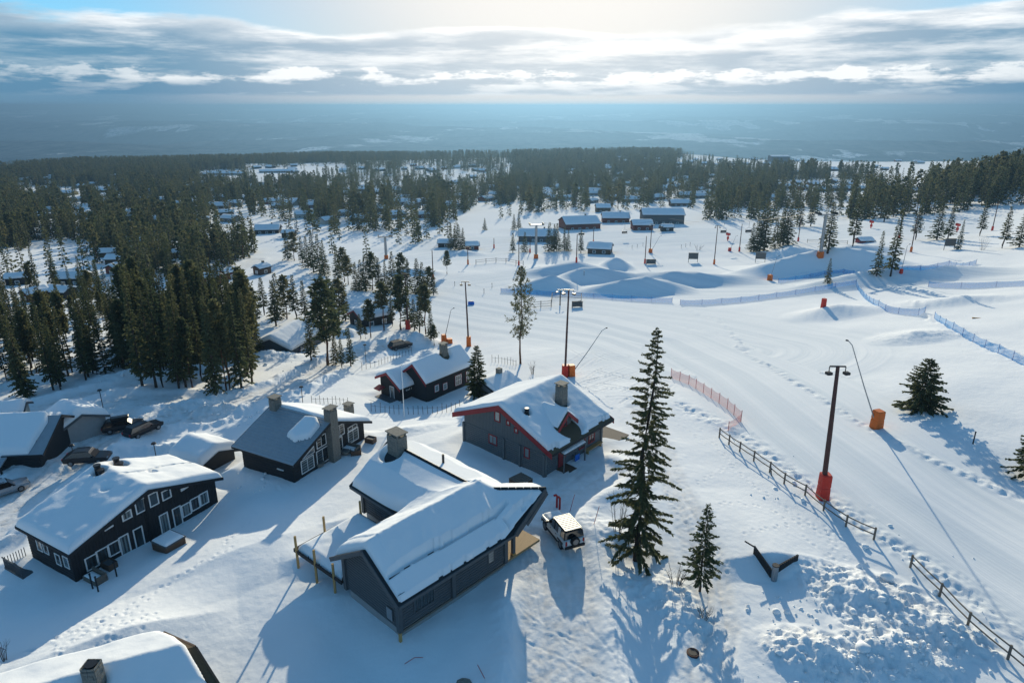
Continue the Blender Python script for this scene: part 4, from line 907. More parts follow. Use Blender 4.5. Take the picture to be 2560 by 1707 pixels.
# --- grey cabin with red trim
def house_d():
    h = House('cabin', 'grey log cabin with red trim, red dormer and stone chimney', *HD, wall='grey_wood', roof='turf', fascia='red_paint', fh=.58); o = h.o
    dm = h.roof_pt(1398, 1052); ch = h.roof_pt(1403, 1008); vt = h.roof_pt(1317, 1036)
    def eave(X, Y, t): return np.where(Y < h.yn + .42 + .3 * fbm(X / .9, Y * 0, 2, 4), t - .6, t)
    def right(X, Y, t): return np.where(X > h.Lr - .14 - .12 * fbm(Y / 1.3, X * 0, 2, 6), t - .6, t)
    h.snow(.42, seed=8, mask=masks(hole(ch[0], ch[1], .75, 1.0), hole(vt[0], vt[1], .4, .8), hole(dm[0] + .1, dm[1] - 1.1, 1.6, .9), eave, right))
    chimney(o, ch[0], ch[1], ch[2] - 1.2, ch[2] + 2.1, .95, .95, seed=5)
    MB().tube([(vt[0], vt[1], vt[2] - .3), (vt[0], vt[1], vt[2] + .75)], .24, 12).build('vent_pipe', 'dark_metal', o)
    # dormer: ridge runs out of the slope towards the eave
    x, y0 = dm[0], dm[1]; yf = y0 - .75; zr = float(h.rz(yf)) + 1.75; w = 1.45; zb = float(h.rz(yf - .2)) + .25; yb = y0 + 2.4
    d = MB().prism([(x - w * .72, yf, zb - .6), (x + w * .72, yf, zb - .6), (x + w * .72, yf, zb + .35), (x, yf, zr - .2), (x - w * .72, yf, zb + .35)], (0, 2.2, 0)).build('dormer', 'grey_wood', o)
    for s_ in (-1, 1):
        MB().prism([(x, yf - .45, zr), (x + s_ * (w + .25), yf - .45, zb + .12), (x + s_ * (w + .25), yb, zb + .12), (x, yb, zr)], (0, 0, -.12)).build('dormer_roof', 'turf', d)
        MB().prism([(x, yf - .47, zr + .04), (x + s_ * (w + .28), yf - .47, zb + .10), (x + s_ * (w + .28), yf - .47, zb - .38), (x, yf - .47, zr - .42)], (0, -.05, 0)).build('dormer_fascia', 'red_paint', d)
    zd = lambda X, Y: zr - (zr - zb - .12) / (w + .25) * (np.sqrt((X - x) ** 2 + .02) - .1)
    snow_blanket(d, zd, [(x - w - .15, yf - .3), (x + w + .15, yf - .3), (x + w + .15, yb - .1), (x - w - .15, yb - .1)], .26, .13, .25, 11)
    window(d, (x, yf, zb + .05), (1, 0, 0), (0, -1, 0), .62, .62, frame='red_paint', d0=.04)
    # gable: boards above, logs below
    g = h.gable_poly(-.5); zs = 2.55
    siding(o, clip(g, 0, -1, -zs), (-h.L, 0, 0), (0, 1, 0), (-1, 0, 0), 'grey_wood', 'v', .22, .07)
    siding(o, clip(g, 0, 1, zs - .02), (-h.L, 0, 0), (0, 1, 0), (-1, 0, 0), 'grey_wood', 'h', .24, .10, 'wall_log')
    h.clad('n', 'h', .24, zb=-.5, depth=.10)
    for y_ in (-h.wn - .06, h.on_face('l', 1262, 1130)[0], h.on_face('l', 1302, 1140)[0], h.wf): MB().box((-h.L - .12, y_, 1.0), (.26, .24, 3.0)).build('log_end', 'grey_wood', o)
    for x_ in (-h.L, h.L): MB().box((x_, -h.wn - .13, .95), (.24, .28, 3.0)).build('log_end', 'grey_wood', o)
    for u, v, w_, hh_, c in ((1234, 1098, 1.25, 1.15, 2), (1319, 1131, .75, 1.2, 1), (1245, 1040, .85, 1.25, 1), (1272, 1056, .55, .6, 1), (1292, 1075, .55, .6, 1)):
        f = h.win('l', u, v, w_, hh_, frame='red_paint', pane='glass_curtain', cols=c, fw=.12, d0=.12)
    for u, v, w_, hh_, c in ((1453, 1103, 1.15, 1.65, 2), (1477, 1088, 1.15, 1.65, 2)): h.win('n', u, v, w_, hh_, frame='red_paint', pane='glass', cols=c, rows=4, fw=.12, d0=.12)
    a, z = h.on_face('n', 1400, 1152)
    dr = MB().box((a, -h.wn - .14, 1.0), (.95, .08, 2.0)).build('door', 'red_paint', o); MB().box((a + .36, -h.wn - .21, 1.0), (.05, .06, .16)).build('handle', 'dark_metal', dr)
    # porch roof over the door, bench, steps, terrace with railing to the right
    pr = MB().prism([(a - 1.0, -h.wn - .1, 2.55), (a + 2.9, -h.wn - .1, 2.55), (a + 2.9, -h.wn - 1.35, 2.25), (a - 1.0, -h.wn - 1.35, 2.25)], (0, 0, -.12)).build('porch_roof', 'charcoal_wood', o)
    snow_blanket(pr, lambda X, Y: 2.55 + (Y + h.wn + .1) * .24, [(a - .95, -h.wn - 1.3), (a + 2.85, -h.wn - 1.3), (a + 2.85, -h.wn - .15), (a - .95, -h.wn - .15)], .12, .15, .2, 15)
    for dx in (-.9, 2.8): MB().box((a + dx, -h.wn - 1.2, 1.05), (.12, .12, 2.3)).build('porch_post', 'grey_wood', o)
    MB().bar((a - .9, -h.wn - 1.2, 1.75), (a - .5, -h.wn - 1.2, 2.2), .08, .1).build('porch_brace', 'red_paint', o)
    MB().box((a, -h.wn - .7, .02), (1.7, 1.1, .20)).build('step', 'brown_wood', o); MB().box((a, -h.wn - 1.3, -.08), (1.9, .5, .16)).build('step', 'brown_wood', o)
    b = MB().box((3.0, -h.wn - .55, .52), (2.9, .5, .07)).build('bench', 'fresh_wood', o)
    for dx in (-1.2, 1.2): MB().box((3.0 + dx, -h.wn - .55, .22), (.12, .4, .54)).build('bench_leg', 'fresh_wood', b)
    t = MB().box((h.L + 1.95, -3.8, -.03), (3.7, 7.0, .16)).build('terrace', 'weathered_wood', o)
    for i in range(30): MB().box((h.L + .45 + i * .11, -.25, .52), (.045, .05, .9)).build('baluster', 'brown_wood', t)
    MB().box((h.L + 2.05, -.25, .99), (3.4, .09, .07)).build('handrail', 'brown_wood', t); MB().box((h.L + 3.75, -.25, .5), (.10, .10, 1.1)).build('railing_post', 'brown_wood', t)
    for i in range(17): MB().box((h.L + 3.75, -.4 - i * .14, .50), (.05, .045, .9)).build('baluster', 'brown_wood', t)
    MB().box((h.L + 3.75, -1.6, .99), (.09, 2.6, .07)).build('handrail', 'brown_wood', t)
    MB().box((-h.L + .1, -1, -.35), (.30, 10.5, .5)).build('foundation', 'concrete', o)
    return h
HOUSE_D = house_d()

# --- long black cabin with red trim (two roof levels)
def house_e():
    h = House('cabin', 'long black cabin with red fascia boards and stone chimney below the ski mast', *HE, wall='black_wood', roof='turf', fascia='red_paint', fh=.42); o = h.o
    ch = (1.2, -.1)
    h.snow(.50, seed=21, mask=masks(hole(ch[0], ch[1], .95, 1.2)))
    chimney(o, ch[0], ch[1], h.hr - 1.2, h.hr + 1.25, .95, .8, seed=7)
    for u, v, w, hh_, c in ((1091, 970, .8, 1.0, 1), (1112, 965, .8, 1.0, 1)): h.win('n', u, v, w + .16, hh_ + .16, frame='red_paint', pane='glass'); h.win('n', u, v, w, hh_, pane='glass_curtain', d0=.085)
    for u, v in ((1145, 949), (1172, 938)):
        a, z = h.on_face('n', u, v); window(o, (a, -h.wn, z), (1, 0, 0), (0, -1, 0), 1.5, 1.75, frame='red_paint', d0=.05); window(o, (a, -h.wn, z), (1, 0, 0), (0, -1, 0), 1.3, 1.6, pane='glass', cols=3, rows=2, d0=.075)
    h.clad('n', 'v', .25, zb=-.4); h.clad('l', 'v', .25, zb=-.4)
    w = House('wing', None, *HE2, wall='black_wood', roof='turf', fascia='red_paint', cat=None, fh=.40); wo = w.o
    w.snow(.42, seed=22); w.clad('l', 'v', .25, zb=-.4); w.clad('n', 'v', .25, zb=-.4)
    for u, v in ((1019, 971), (1032, 966)): w.win('n', u, v, .75, .5, frame='white_paint', cols=2)
    a, z = w.on_face('l', 981, 977); window(wo, (-w.L, a, 1.0), (0, 1, 0), (-1, 0, 0), .95, 2.0, frame='white_paint', pane='glass_curtain', name='door')
    MB().box((-w.L - .75, 0, .1), (1.4, 3.4, .2)).build('deck', 'charcoal_wood', wo)
    MB().prism([(-w.L - .02, .9, 1.55), (-w.L - 1.1, .9, 1.25), (-w.L - 1.1, 2.3, 1.25), (-w.L - .02, 2.3, 1.55)], (0, 0, -.12)).build('porch_roof', 'red_paint', wo)
    # re-parent the lower wing as one part of the cabin
    M = Matrix.Translation((h.x, h.y, h.z0)) @ Matrix.Rotation(h.yaw, 4, 'Z'); Wm = Matrix.Translation((w.x, w.y, w.z0)) @ Matrix.Rotation(w.yaw, 4, 'Z'); Rm = M.inverted() @ Wm
    for c in list(wo.children):
        c.parent = o; c.matrix_local = Rm @ c.matrix_local
        for k in list(c.children): pass
    bpy.data.objects.remove(wo)
    for u in (945,): pass
    return h
HOUSE_E = house_e()

# --- foreground cabin: bent ridge, thick snow, stone chimney
def house_a():
    o = empty('cabin', (QX, QY, 0.0), AYAW, 'large dark log cabin with thick snow roof beside the white off-road car', 'house')
    ZR = 6.0; K = .635; YE = -3.87; YF = 4.35; XL = -11.15
    T = (3.78, -3.9); E_ = (.27, -3.87); kd = .635
    dn = math.hypot(*T); tx, ty = T[0] / dn, T[1] / dn
    def zf(X, Y):
        m = np.where(X < .3, ZR - K * (np.sqrt(Y * Y + .0064) - .04), -9)
        a = np.where(Y > -.3, ZR - K * (np.sqrt(X * X + .0064) - .04), -9)
        pd = np.abs(X * ty - Y * tx); al = X * tx + Y * ty
        d = np.where(al > -.2, ZR - .72 * (np.sqrt(pd * pd + .0064) - .04), -9)
        k = .7; fill = k * np.log1p(np.exp(-np.abs(m - a) / k)) * sstep(.2, 1.6, -X) * sstep(.2, 1.6, Y); return np.maximum(np.maximum(m, a), d) + fill
    ZE = ZR + K * YE; ZFar = ZR - K * YF
    MB().prism([(x, y, ZR - .28 - K * abs(y)) if k else (x, y, .75) for x, y, k in ((-10.4, -2.9, 0), (-10.4, 3.4, 0), (-10.4, 3.4, 1), (-10.4, 0, 1), (-10.4, -2.9, 1))], (10.4, 0, 0)).build('wall', 'charcoal_wood', o)
    MB().prism([(-3.5, 11.2, .75), (3.5, 11.2, .75), (3.5, 11.2, ZR - .28 - K * 3.5), (0, 11.2, ZR - .28), (-3.5, 11.2, ZR - .28 - K * 3.5)], (0, -8.5, 0)).build('wall', 'charcoal_wood', o)
    f = MB(); f.box((-5.2, .25, -.3), (10.3, 6.1, 2.1)); f.build('foundation', 'concrete', o); MB().box((0, 7.0, -.3), (6.8, 8.2, 2.1)).build('foundation', 'concrete', o)
    R = [[(XL, 0, ZR), (0, 0, ZR), (E_[0], YE, ZE), (XL, YE, ZE)], [(XL, 0, ZR), (0, 0, ZR), (-YF, YF, ZFar), (XL, YF, ZFar)],
         [(0, 0, ZR), (0, 11.9, ZR), (-YF, 11.9, ZFar), (-YF, YF, ZFar)], [(0, 0, ZR), (0, 11.9, ZR), (YF, 11.9, ZFar), (YF, 1.5, ZFar)],
         [(0, 0, ZR), T + (ZR,), E_ + (ZE,)], [(0, 0, ZR), T + (ZR,), (T[0] + 2.2, T[1] + 3.2, ZR - 2.4), (YF, 1.5, ZFar)]]
    for P in R: MB().prism([(x, y, z - .03) for x, y, z in P], (0, 0, -.17)).build('roof', 'dark_metal', o)
    def board(p, q, name='fascia_board', hgt=.34, mat='charcoal_wood', dz=-.13, w=.07): MB().bar((p[0], p[1], p[2] + dz), (q[0], q[1], q[2] + dz), w, hgt).build(name, mat, o)
    board((XL - .04, 0, ZR), (XL - .04, YE, ZE)); board((XL - .04, 0, ZR), (XL - .04, YF, ZFar)); board((XL, YE - .05, ZE), (E_[0], YE - .05, ZE), 'eave_board', .22)
    board(T[:2] + (ZR,), E_[:2] + (ZE,), hgt=.55, dz=-.20, w=.10); board((T[0] + .12, T[1] - .03, ZR - .05), (E_[0] + 1.2, E_[1] - .1, ZE + .62), 'fascia_board', .34, dz=-.42)
    board((-YF - .05, YF, ZFar), (-YF - .05, 11.9, ZFar), 'eave_board', .22); board((-YF, 11.94, ZFar), (0, 11.94, ZR)); board((0, 11.94, ZR), (YF, 11.94, ZFar))
    board(T[:2] + (ZR,), (T[0] + 2.2, T[1] + 3.2, ZR - 2.4), hgt=.4)
    # exposed ridge caps in short lengths
    for i in range(18): MB().tube([(0, 10.3 - i * .57, ZR + .03), (0, 10.3 - (i + 1) * .57 + .03, ZR + .03)], .11, 8).build('ridge_cap', 'dark_metal', o)
    for i in range(9): MB().tube([(T[0] * i / 9, T[1] * i / 9, ZR + .03), (T[0] * (i + .94) / 9, T[1] * (i + .94) / 9, ZR + .03)], .11, 8).build('ridge_cap', 'dark_metal', o)
    # snow: everything but a strip along the right rake, a tear above the eave pack and the melted ring round the chimney
    poly = [(XL + .35, YF - .1), (XL + .25, YE + .12), (E_[0] - .1, YE + .1), (E_[0] + .12, -3.75), (T[0] - .1, T[1] + .08), (T[0] + 2.0, T[1] + 3.2), (YF - .1, 1.5), (YF - .1, 11.75), (-YF + .1, 11.75), (-YF + .1, YF - .1)]
    CX, CY = -.15, 10.2
    def mk(X, Y, t, d):
        t = t - 1.3 * np.exp(-(((X - CX + .5) ** 2 + (Y - CY) ** 2) / 1.5) ** 2)
        pdg = X * ty - Y * tx; al = X * tx + Y * ty
        # bare ridge line
        t = np.where((np.abs(X) < .10 + .05 * vnoise(Y / .6, Y * 0, 3)) & (Y > .9), -.2, t)
        t = np.where((np.abs(pdg) < .10) & (al > 1.3), -.2, t); t = np.minimum(t, np.where(np.abs(X) < 2.4, .05 + .36 * np.abs(X), 9) + 1.6 * (1 - sstep(-1.5, 2.0, Y)))
        t = np.minimum(t, np.where(np.abs(pdg) < 2.6, .05 + .32 * np.abs(pdg), 9) + 1.6 * (1 - sstep(-1.8, 1.8, al)))
        # tear where the upper pack slid away from the eave pack
        tear = -2.28 + .10 * fbm(X / 1.4, X * 0, 3, 4) - .10 * sstep(-9, 0, X)
        wid = .075 + .08 * sstep(-9.9, -9.0, X) * sstep(.30, .85, vnoise(X / 1.3, X * 0, 8)) * (1 - sstep(-3.5, -2, X))
        t = np.where((np.abs(Y - tear) < wid) & (X > -10.6) & (X < .6), -.2, np.where((np.abs(Y - tear) < .16) & (X < .8), np.minimum(t, .10), t))
        t = np.where((Y < tear) & (X < .8), np.minimum(t, .40), t)
        # lip of the eave pack, scalloped
        t = np.where((Y < YE +   .08 + .22 * vnoise(X / .33, X * 0 + .5, 14)) & (X < .2), -.2, t)
        # strip along the rake T-E
        rx, ry = E_[0] - T[0], E_[1] - T[1]; rl = math.hypot(rx, ry); e = np.abs((X - T[0]) * ry - (Y - T[1]) * rx) / rl
        t = np.where((e < .75 + .25 * fbm(X / .8, Y / .8, 2, 9)) & (X > E_[0] - .6) & (Y < -1.5), np.where(vnoise(X / .5, Y / .5, 77) > .8, -.2, np.minimum(t, .05)), t)
        # wind scour makes the upper snow thinner towards the left rake
        return np.where(X < XL + 1.3, t * (.55 + .35 * np.clip((X - XL) / 1.3, 0, 1)), t)
    snow_blanket(o, zf, poly, .85, .085, .55, 31, mk, rough=.05)
    # left gable: logs, corner posts, vent hatch, fuse cabinet
    g = [(-2.9, .62), (3.4, .62), (3.4, ZR - .30 - K * 3.4), (0, ZR - .30), (-2.9, ZR - .30 - K * 2.9)]
    siding(o, g, (-10.4, 0, 0), (0, 1, 0), (-1, 0, 0), 'charcoal_wood', 'h', .235, .11, 'wall_log')
    siding(o, [(-10.4, .62), (0, .62), (0, ZR - .30 - K * 2.9), (-10.4, ZR - .30 - K * 2.9)], (0, -2.9, 0), (1, 0, 0), (0, -1, 0), 'charcoal_wood', 'h', .235, .11, 'wall_log')
    siding(o, [(3.4, .62), (11.2, .62), (11.2, ZR - .30 - K * 3.5), (3.4, ZR - .30 - K * 3.5)], (-3.5, 0, 0), (0, 1, 0), (-1, 0, 0), 'charcoal_wood', 'h', .235, .11, 'wall_log')
    for x, y in ((-10.5, -2.98), (-10.5, 3.5), (-5.6, -3.0), (-.05, -3.0), (-3.6, 11.1)): MB().box((x, y, 1.95), (.34, .34, 2.8)).build('corner_post', 'charcoal_wood', o)
    MB().box((-10.58, -2.0, 1.55), (.10, .62, .95)).build('meter_box', 'galvanised', o)
    window(o, (-8.3, -2.9, 1.9), (1, 0, 0), (0, -1, 0), 1.9, 1.25, frame='charcoal_wood', pane='glass', cols=6, rows=2, d0=.12)
    window(o, (-1.6, -2.9, 1.9), (1, 0, 0), (0, -1, 0), .75, 1.25, frame='charcoal_wood', pane='glass_curtain', d0=.12)
    window(o, (-3.5, 4.9, 1.9), (0, 1, 0), (-1, 0, 0), 1.9, 1.5, frame='charcoal_wood', pane='glass_curtain', cols=4, rows=3, d0=.12)
    chimney(o, CX - .1, CY, ZR - 1.0, ZR + 1.35, 1.05, 1.5, seed=9)
    pv = (1.15, 5.6); MB().tube([(pv[0], pv[1], ZR - .9), (pv[0], pv[1], ZR + .55)], .11, 10).build('vent_pipe', 'dark_metal', o)
    # snow guard along the eave
    for dz, dy in ((.16, .42), (.30, .36)): MB().tube([(XL + .3, YE + dy, ZE + K * dy + dz), (E_[0] - .2, YE + dy, ZE + K * dy + dz)], .018, 6).build('snow_guard_rail', 'dark_metal', o)
    for i in range(14): MB().bar((XL + .5 + i * .8, YE + .55, ZE + K * .5), (XL + .5 + i * .8, YE + .38, ZE + K * .38 + .34), .03, .03).build('snow_guard_bracket', 'dark_metal', o)
    # porch: plank deck and roof posts at the right end
    dk = MB().box((2.1, -1.4, .42), (4.2, 3.1, .16)).build('deck', 'deck_wood', o)
    for i in range(20): MB().box((2.1, -2.86 + i * .155, .52), (4.18, .145, .04)).build('deck_board', 'deck_wood', dk)
    for i, (x, y) in enumerate(((1.15, -2.75), (.45, -2.4))): MB().box((x, y, 2.0), (.26, .26, 3.0)).build('porch_post', 'charcoal_wood', o); MB().box((x, y, .62), (.32, .32, .22)).build('post_foot', 'fresh_wood', o)
    MB().box((-5.3, -3.06, .52), (10.3, .12, .18)).build('sill_board', 'weathered_wood', o)
    MB().box((-10.6, -3.1, -.1), (.18, .18, 1.3)).build('corner_stake', 'fresh_wood', o)
    # raised terrace frame with posts, left of the gable
    return o
HOUSE_A = house_a()

# ------------------------------------------------------------------ smaller and farther buildings
def px_per_m(p): return FPX / (p[1] * CP - (p[2] - CAMH) * SP)
def small_house(name, label, u, v, wpx, yaw_deg, wall='black_wood', depth=None, group=None, he=2.4, pitch=.42, trim='black_wood', thick=.4, wins='nl', cat='house', door=None, chim=True, lift=0.0, res=None, frame='white_paint'):
    p = G(u, v); L = wpx / px_per_m(p) / 2; yaw = math.radians(yaw_deg); c = abs(math.cos(yaw)) + .55 * abs(math.sin(yaw)); L = max(1.6, L / c)
    W = depth / 2 if depth else max(1.5, min(L * .72, 4.5)); he_ = he
    q = [p[0], p[1] + W * .6, yaw, L, W, W, he_, he_, he_ + pitch * (W + .4), .45, .4]
    z0 = float(min(hz(q[0] + dx * .7 * L, q[1] + dy * .7 * W)[0] for dx in (-1, 1) for dy in (-1, 1))) + lift
    h = House(name, label, q, z0 - .05, wall=wall, group=group, roof='dark_metal', fascia=trim, cat=cat)
    h.snow(thick, seed=int(u + v) % 97, res=res or max(.25, 1.3 / px_per_m(p) * 2))
    if chim: MB().box((L * .35, .2, h.hr + .3), (.7, .7, 1.5)).build('chimney', 'stone', h.o)
    rg = random.Random(int(u * 7 + v))
    for k in wins:
        o, ds, n = h.face(k); span = W if k in 'rl' else L; m = max(1, int(span / 1.9))
        for i in range(m):
            s_ = (-span + (2 * i + 1) * span / m) * .85
            wo = window(h.o, o + ds * s_ + Vector((0, 0, 1.25)), ds, n, min(1.2, span / m * .9), 1.1, frame=frame, d0=.05, fw=.14, pane='glass_curtain' if rg.random() < .3 else 'glass')
    if door:
        o, ds, n = h.face(door[0]); window(h.o, o + ds * door[1] + Vector((0, 0, 1.0)), ds, n, door[3] if len(door) > 3 else 1.2, 2.0, frame='white_paint', pane=door[2], d0=.06, name='door')
    return h
# left edge: black house with a dormer porch, pale garage, garage right of the duplex
hg = House('house', 'black house with white double doors under a porch at the left edge', [-43.5, 73.0, math.radians(6), 5.2, 4.4, 4.2, 2.9, 2.9, 5.4, .8, .6], -4.3, wall='black_wood', roof='metal_roof')
_p = G(95, 1165); hg.o.location = (_p[0] - 5.0, _p[1] + 3.6, -4.7)
hg.x, hg.y, hg.z0 = hg.o.location
snow_blanket(hg.o, hg.rzs, [(-hg.Lr, hg.yn + .1), (hg.Lr - 1.6, hg.yn + .1), (hg.Lr - 1.1, -1), (hg.Lr - 1.8, 1), (hg.Lr - .6, hg.yf - .2), (-hg.Lr, hg.yf - .2)], .6, .2, .5, 41)
hg.clad('n', 'h', .28, zb=-.4)
window(hg.o, (-.6, -hg.wn, 1.05), (1, 0, 0), (0, -1, 0), 1.7, 2.0, pane='glass_curtain', cols=2, name='door'); window(hg.o, (-2.6, -hg.wn, 2.2), (1, 0, 0), (0, -1, 0), .8, .9)
pg = MB().prism([(-3.4, -hg.wn, 3.0), (2.2, -hg.wn, 3.0), (2.2, -hg.wn - 2.0, 2.35), (-3.4, -hg.wn - 2.0, 2.35)], (0, 0, -.15)).build('porch_roof', 'metal_roof', hg.o)
snow_blanket(pg, lambda X, Y: 3.0 + (Y + hg.wn) * .325, [(-3.3, -hg.wn - 1.8), (1.2, -hg.wn - 1.8), (1.8, -hg.wn - .1), (-3.3, -hg.wn - .1)], .3, .2, .3, 42)
for dx in (-3.2, 2.0): MB().box((dx, -hg.wn - 1.8, 1.0), (.16, .16, 2.8)).build('porch_post', 'black_wood', hg.o)
MB().box((-.6, -hg.wn - 1.2, .05), (5.0, 2.2, .18)).build('step', 'weathered_wood', hg.o)
gar = small_house('garage', 'pale grey garage with a thick rounded snow cap beside the black house', 168, 1088, 96, -32, 'concrete', 5.6, None, 2.3, .42, 'charcoal_wood', 1.0, '', 'garage', None, False)
gar2 = small_house('garage', 'small dark garage with deep snow roof right behind the black duplex', 500, 1172, 116, -29, 'black_wood', 4.6, None, 1.5, .34, 'black_wood', 1.0, '', 'garage', None, False)
small_house('shed', 'small shed cut by the left edge behind the black house', 10, 1065, 80, 20, 'stucco_pale', 4.0, None, 2.2, .4, 'charcoal_wood', .6, '', 'shed', None, False)
od = small_house('garage', 'dark garage with orange door and white verges beside the conifers', 716, 876, 120, 76, 'charcoal_wood', 8.0, None, 2.9, .42, 'white_paint', .6, '', 'garage', None, False)
_o, _ds, _n = od.face('l'); window(od.o, _o + Vector((0, 0, 1.05)), _ds, _n, 1.35, 2.1, frame='white_paint', pane='orange_door', fw=.12, name='door')
small_house('cabin', 'black cabin with red verges half hidden behind the conifer grove', 925, 812, 95, 40, 'black_wood', 6.0, None, 2.6, .45, 'red_paint', .6, 'nl', 'house', None, True)
# cabin roof in the bottom left corner
def corner_cabin():
    pk = atz(487, 1615, 3.2); o = empty('cabin', (pk[0], pk[1], -1.2), 0, 'snow-covered turf roof with stone chimney in the bottom left corner', 'house')
    e1 = atz(408, 1579, 2.3) - np.array([pk[0], pk[1], -1.2]); e2 = atz(548, 1712, 1.9) - np.array([pk[0], pk[1], -1.2]); k = np.array([0, 0, 4.4])
    bx = np.array([-14.0, -6.5, 0]); 
    MB().prism([tuple(k), tuple(e2), tuple(e2 + bx), tuple(k + bx)], (0, 0, -.3)).build('roof', 'turf', o); MB().prism([tuple(k), tuple(e1), tuple(e1 + bx), tuple(k + bx)], (0, 0, -.3)).build('roof', 'turf', o)
    for e in (e1, e2): MB().bar(tuple(k + np.array([.05, 0, -.15])), tuple(e + np.array([.05, 0, -.15])), .12, .36).build('fascia_board', 'brown_wood', o)
    MB().prism([tuple(k + [-.8, -.4, -.4]), tuple(e1 * .85 + k * .12 + [-.8, -.4, -.4]), tuple(e1 * .85 * [1, 1, 0] + [-.8, -.4, -1]), tuple(e2 * .85 * [1, 1, 0] + [-.8, -.4, -1]), tuple(e2 * .85 + k * .12 + [-.8, -.4, -.4])], tuple(bx * .8)).build('wall', 'black_wood', o)
    n2 = e2 - k; n1 = e1 - k; A = np.array([[bx[0], n2[0]], [bx[1], n2[1]]]); Ai = np.linalg.inv(A); B = np.array([[bx[0], n1[0]], [bx[1], n1[1]]]); Bi = np.linalg.inv(B)
    def zf(X, Y):
        s2 = Ai[1, 0] * X + Ai[1, 1] * Y; s1 = Bi[1, 0] * X + Bi[1, 1] * Y
        return np.where(s2 > 0, 4.4 + s2 * n2[2], 4.4 + s1 * n1[2])
    d = bx / np.linalg.norm(bx)
    def at(a, b): q = a * bx + (n2 * b if b > 0 else -n1 * b); return (q[0], q[1])
    cpx = atz(238, 1705, 3.3) - np.array([pk[0], pk[1], 0]); 
    snow_blanket(o, zf, [at(.02, -.9), at(.01, -.5), at(.028, 0), at(.03, .4), at(.035, .97), at(.99, .97), at(.99, -.97), at(.1, -.97)], .55, .16, .35, 55, masks(hole(cpx[0], cpx[1], .6, .8)))
    zc = float(zf(np.array([cpx[0]]), np.array([cpx[1]]))[0]); chimney(o, cpx[0], cpx[1], zc - .6, zc + 1.75, .8, .8, seed=12, cap=False)
    MB().tube([(cpx[0], cpx[1], zc + 1.7), (cpx[0], cpx[1], zc + 1.88)], .34, 12).build('chimney_pot', 'dark_metal', o)
corner_cabin()
# outbuilding behind the red-trimmed grey cabin
small_house('outbuilding', 'low outbuilding with a small chimney behind the grey log cabin', 1240, 988, 90, 48, 'grey_wood', 5.5, None, 1.9, .35, 'black_wood', .4, '', 'shed')
ALLCAB = []
WL = ['black', 'dark brown', 'dark red', 'grey']
WM = {'black': 'black_wood', 'dark brown': 'brown_wood', 'dark red': 'barn_red', 'grey': 'grey_wood', 'pale': 'stucco_pale', 'ochre': 'ochre_wall'}
NAMED = [(178,712,70,'black',5,'largest snow-roofed black cabin among the trees at the far left'),(41,712,55,'black',25,'black cabin at the left edge beyond the tall conifer stand'),(147,748,62,'black',-10,'double-gabled black cabin below the large cabin on the left slope'),(85,752,50,'dark red',60,'red-gabled cabin beside the double-gabled one on the left slope'),
 (290,662,48,'dark brown',5,'middle one of three stacked snow roofs on the left slope'),(271,644,44,'dark brown',8,'uppermost one of three stacked snow roofs on the left slope'),(293,684,40,'dark red',70,'lowest one of three stacked roofs on the left slope, red gable'),(448,645,36,'black',30,'lone snow-roofed cabin in the middle of the left forest'),
 (526,711,42,'dark red',0,'low red shed beside the ploughed forest road'),(571,697,36,'dark red',55,'small red cabin at the bend of the forest road'),(654,686,34,'dark brown',60,'brown hut at the upper end of the forest road'),(372,752,84,'black',10,'cabin half hidden behind the tops of the dense stand'),
 (667,584,62,'black',8,'broad cabin with chimney at the upper left of the lift slope'),(721,594,30,'black',0,'small cabin right of the broad one above the lift slope'),(565,438,104,'grey',-6,'long grey hall with dark gable at the edge of the plateau'),(692,432,92,'dark brown',12,'sports hall with a low pitched white roof on the plateau'),
 (545,522,54,'dark brown',10,'chalet with bright roof edges in the left forest'),(131,532,34,'pale',5,'pale flat cabin in the forest at far left'),(220,523,30,'pale',10,'pale cabin roof in a clearing at far left'),(83,492,40,'ochre',20,'pale yellow house at the far left with a long snow roof'),(167,488,44,'ochre',-15,'yellow house in the far left clearing')]
for u, v, w, cname, yaw, lab in NAMED:
    ALLCAB.append(small_house('cabin', lab, u, v, w, yaw, WM[cname], None, None, 2.6, .42, 'black_wood', .5, 'nl' if v > 480 else 'n'))
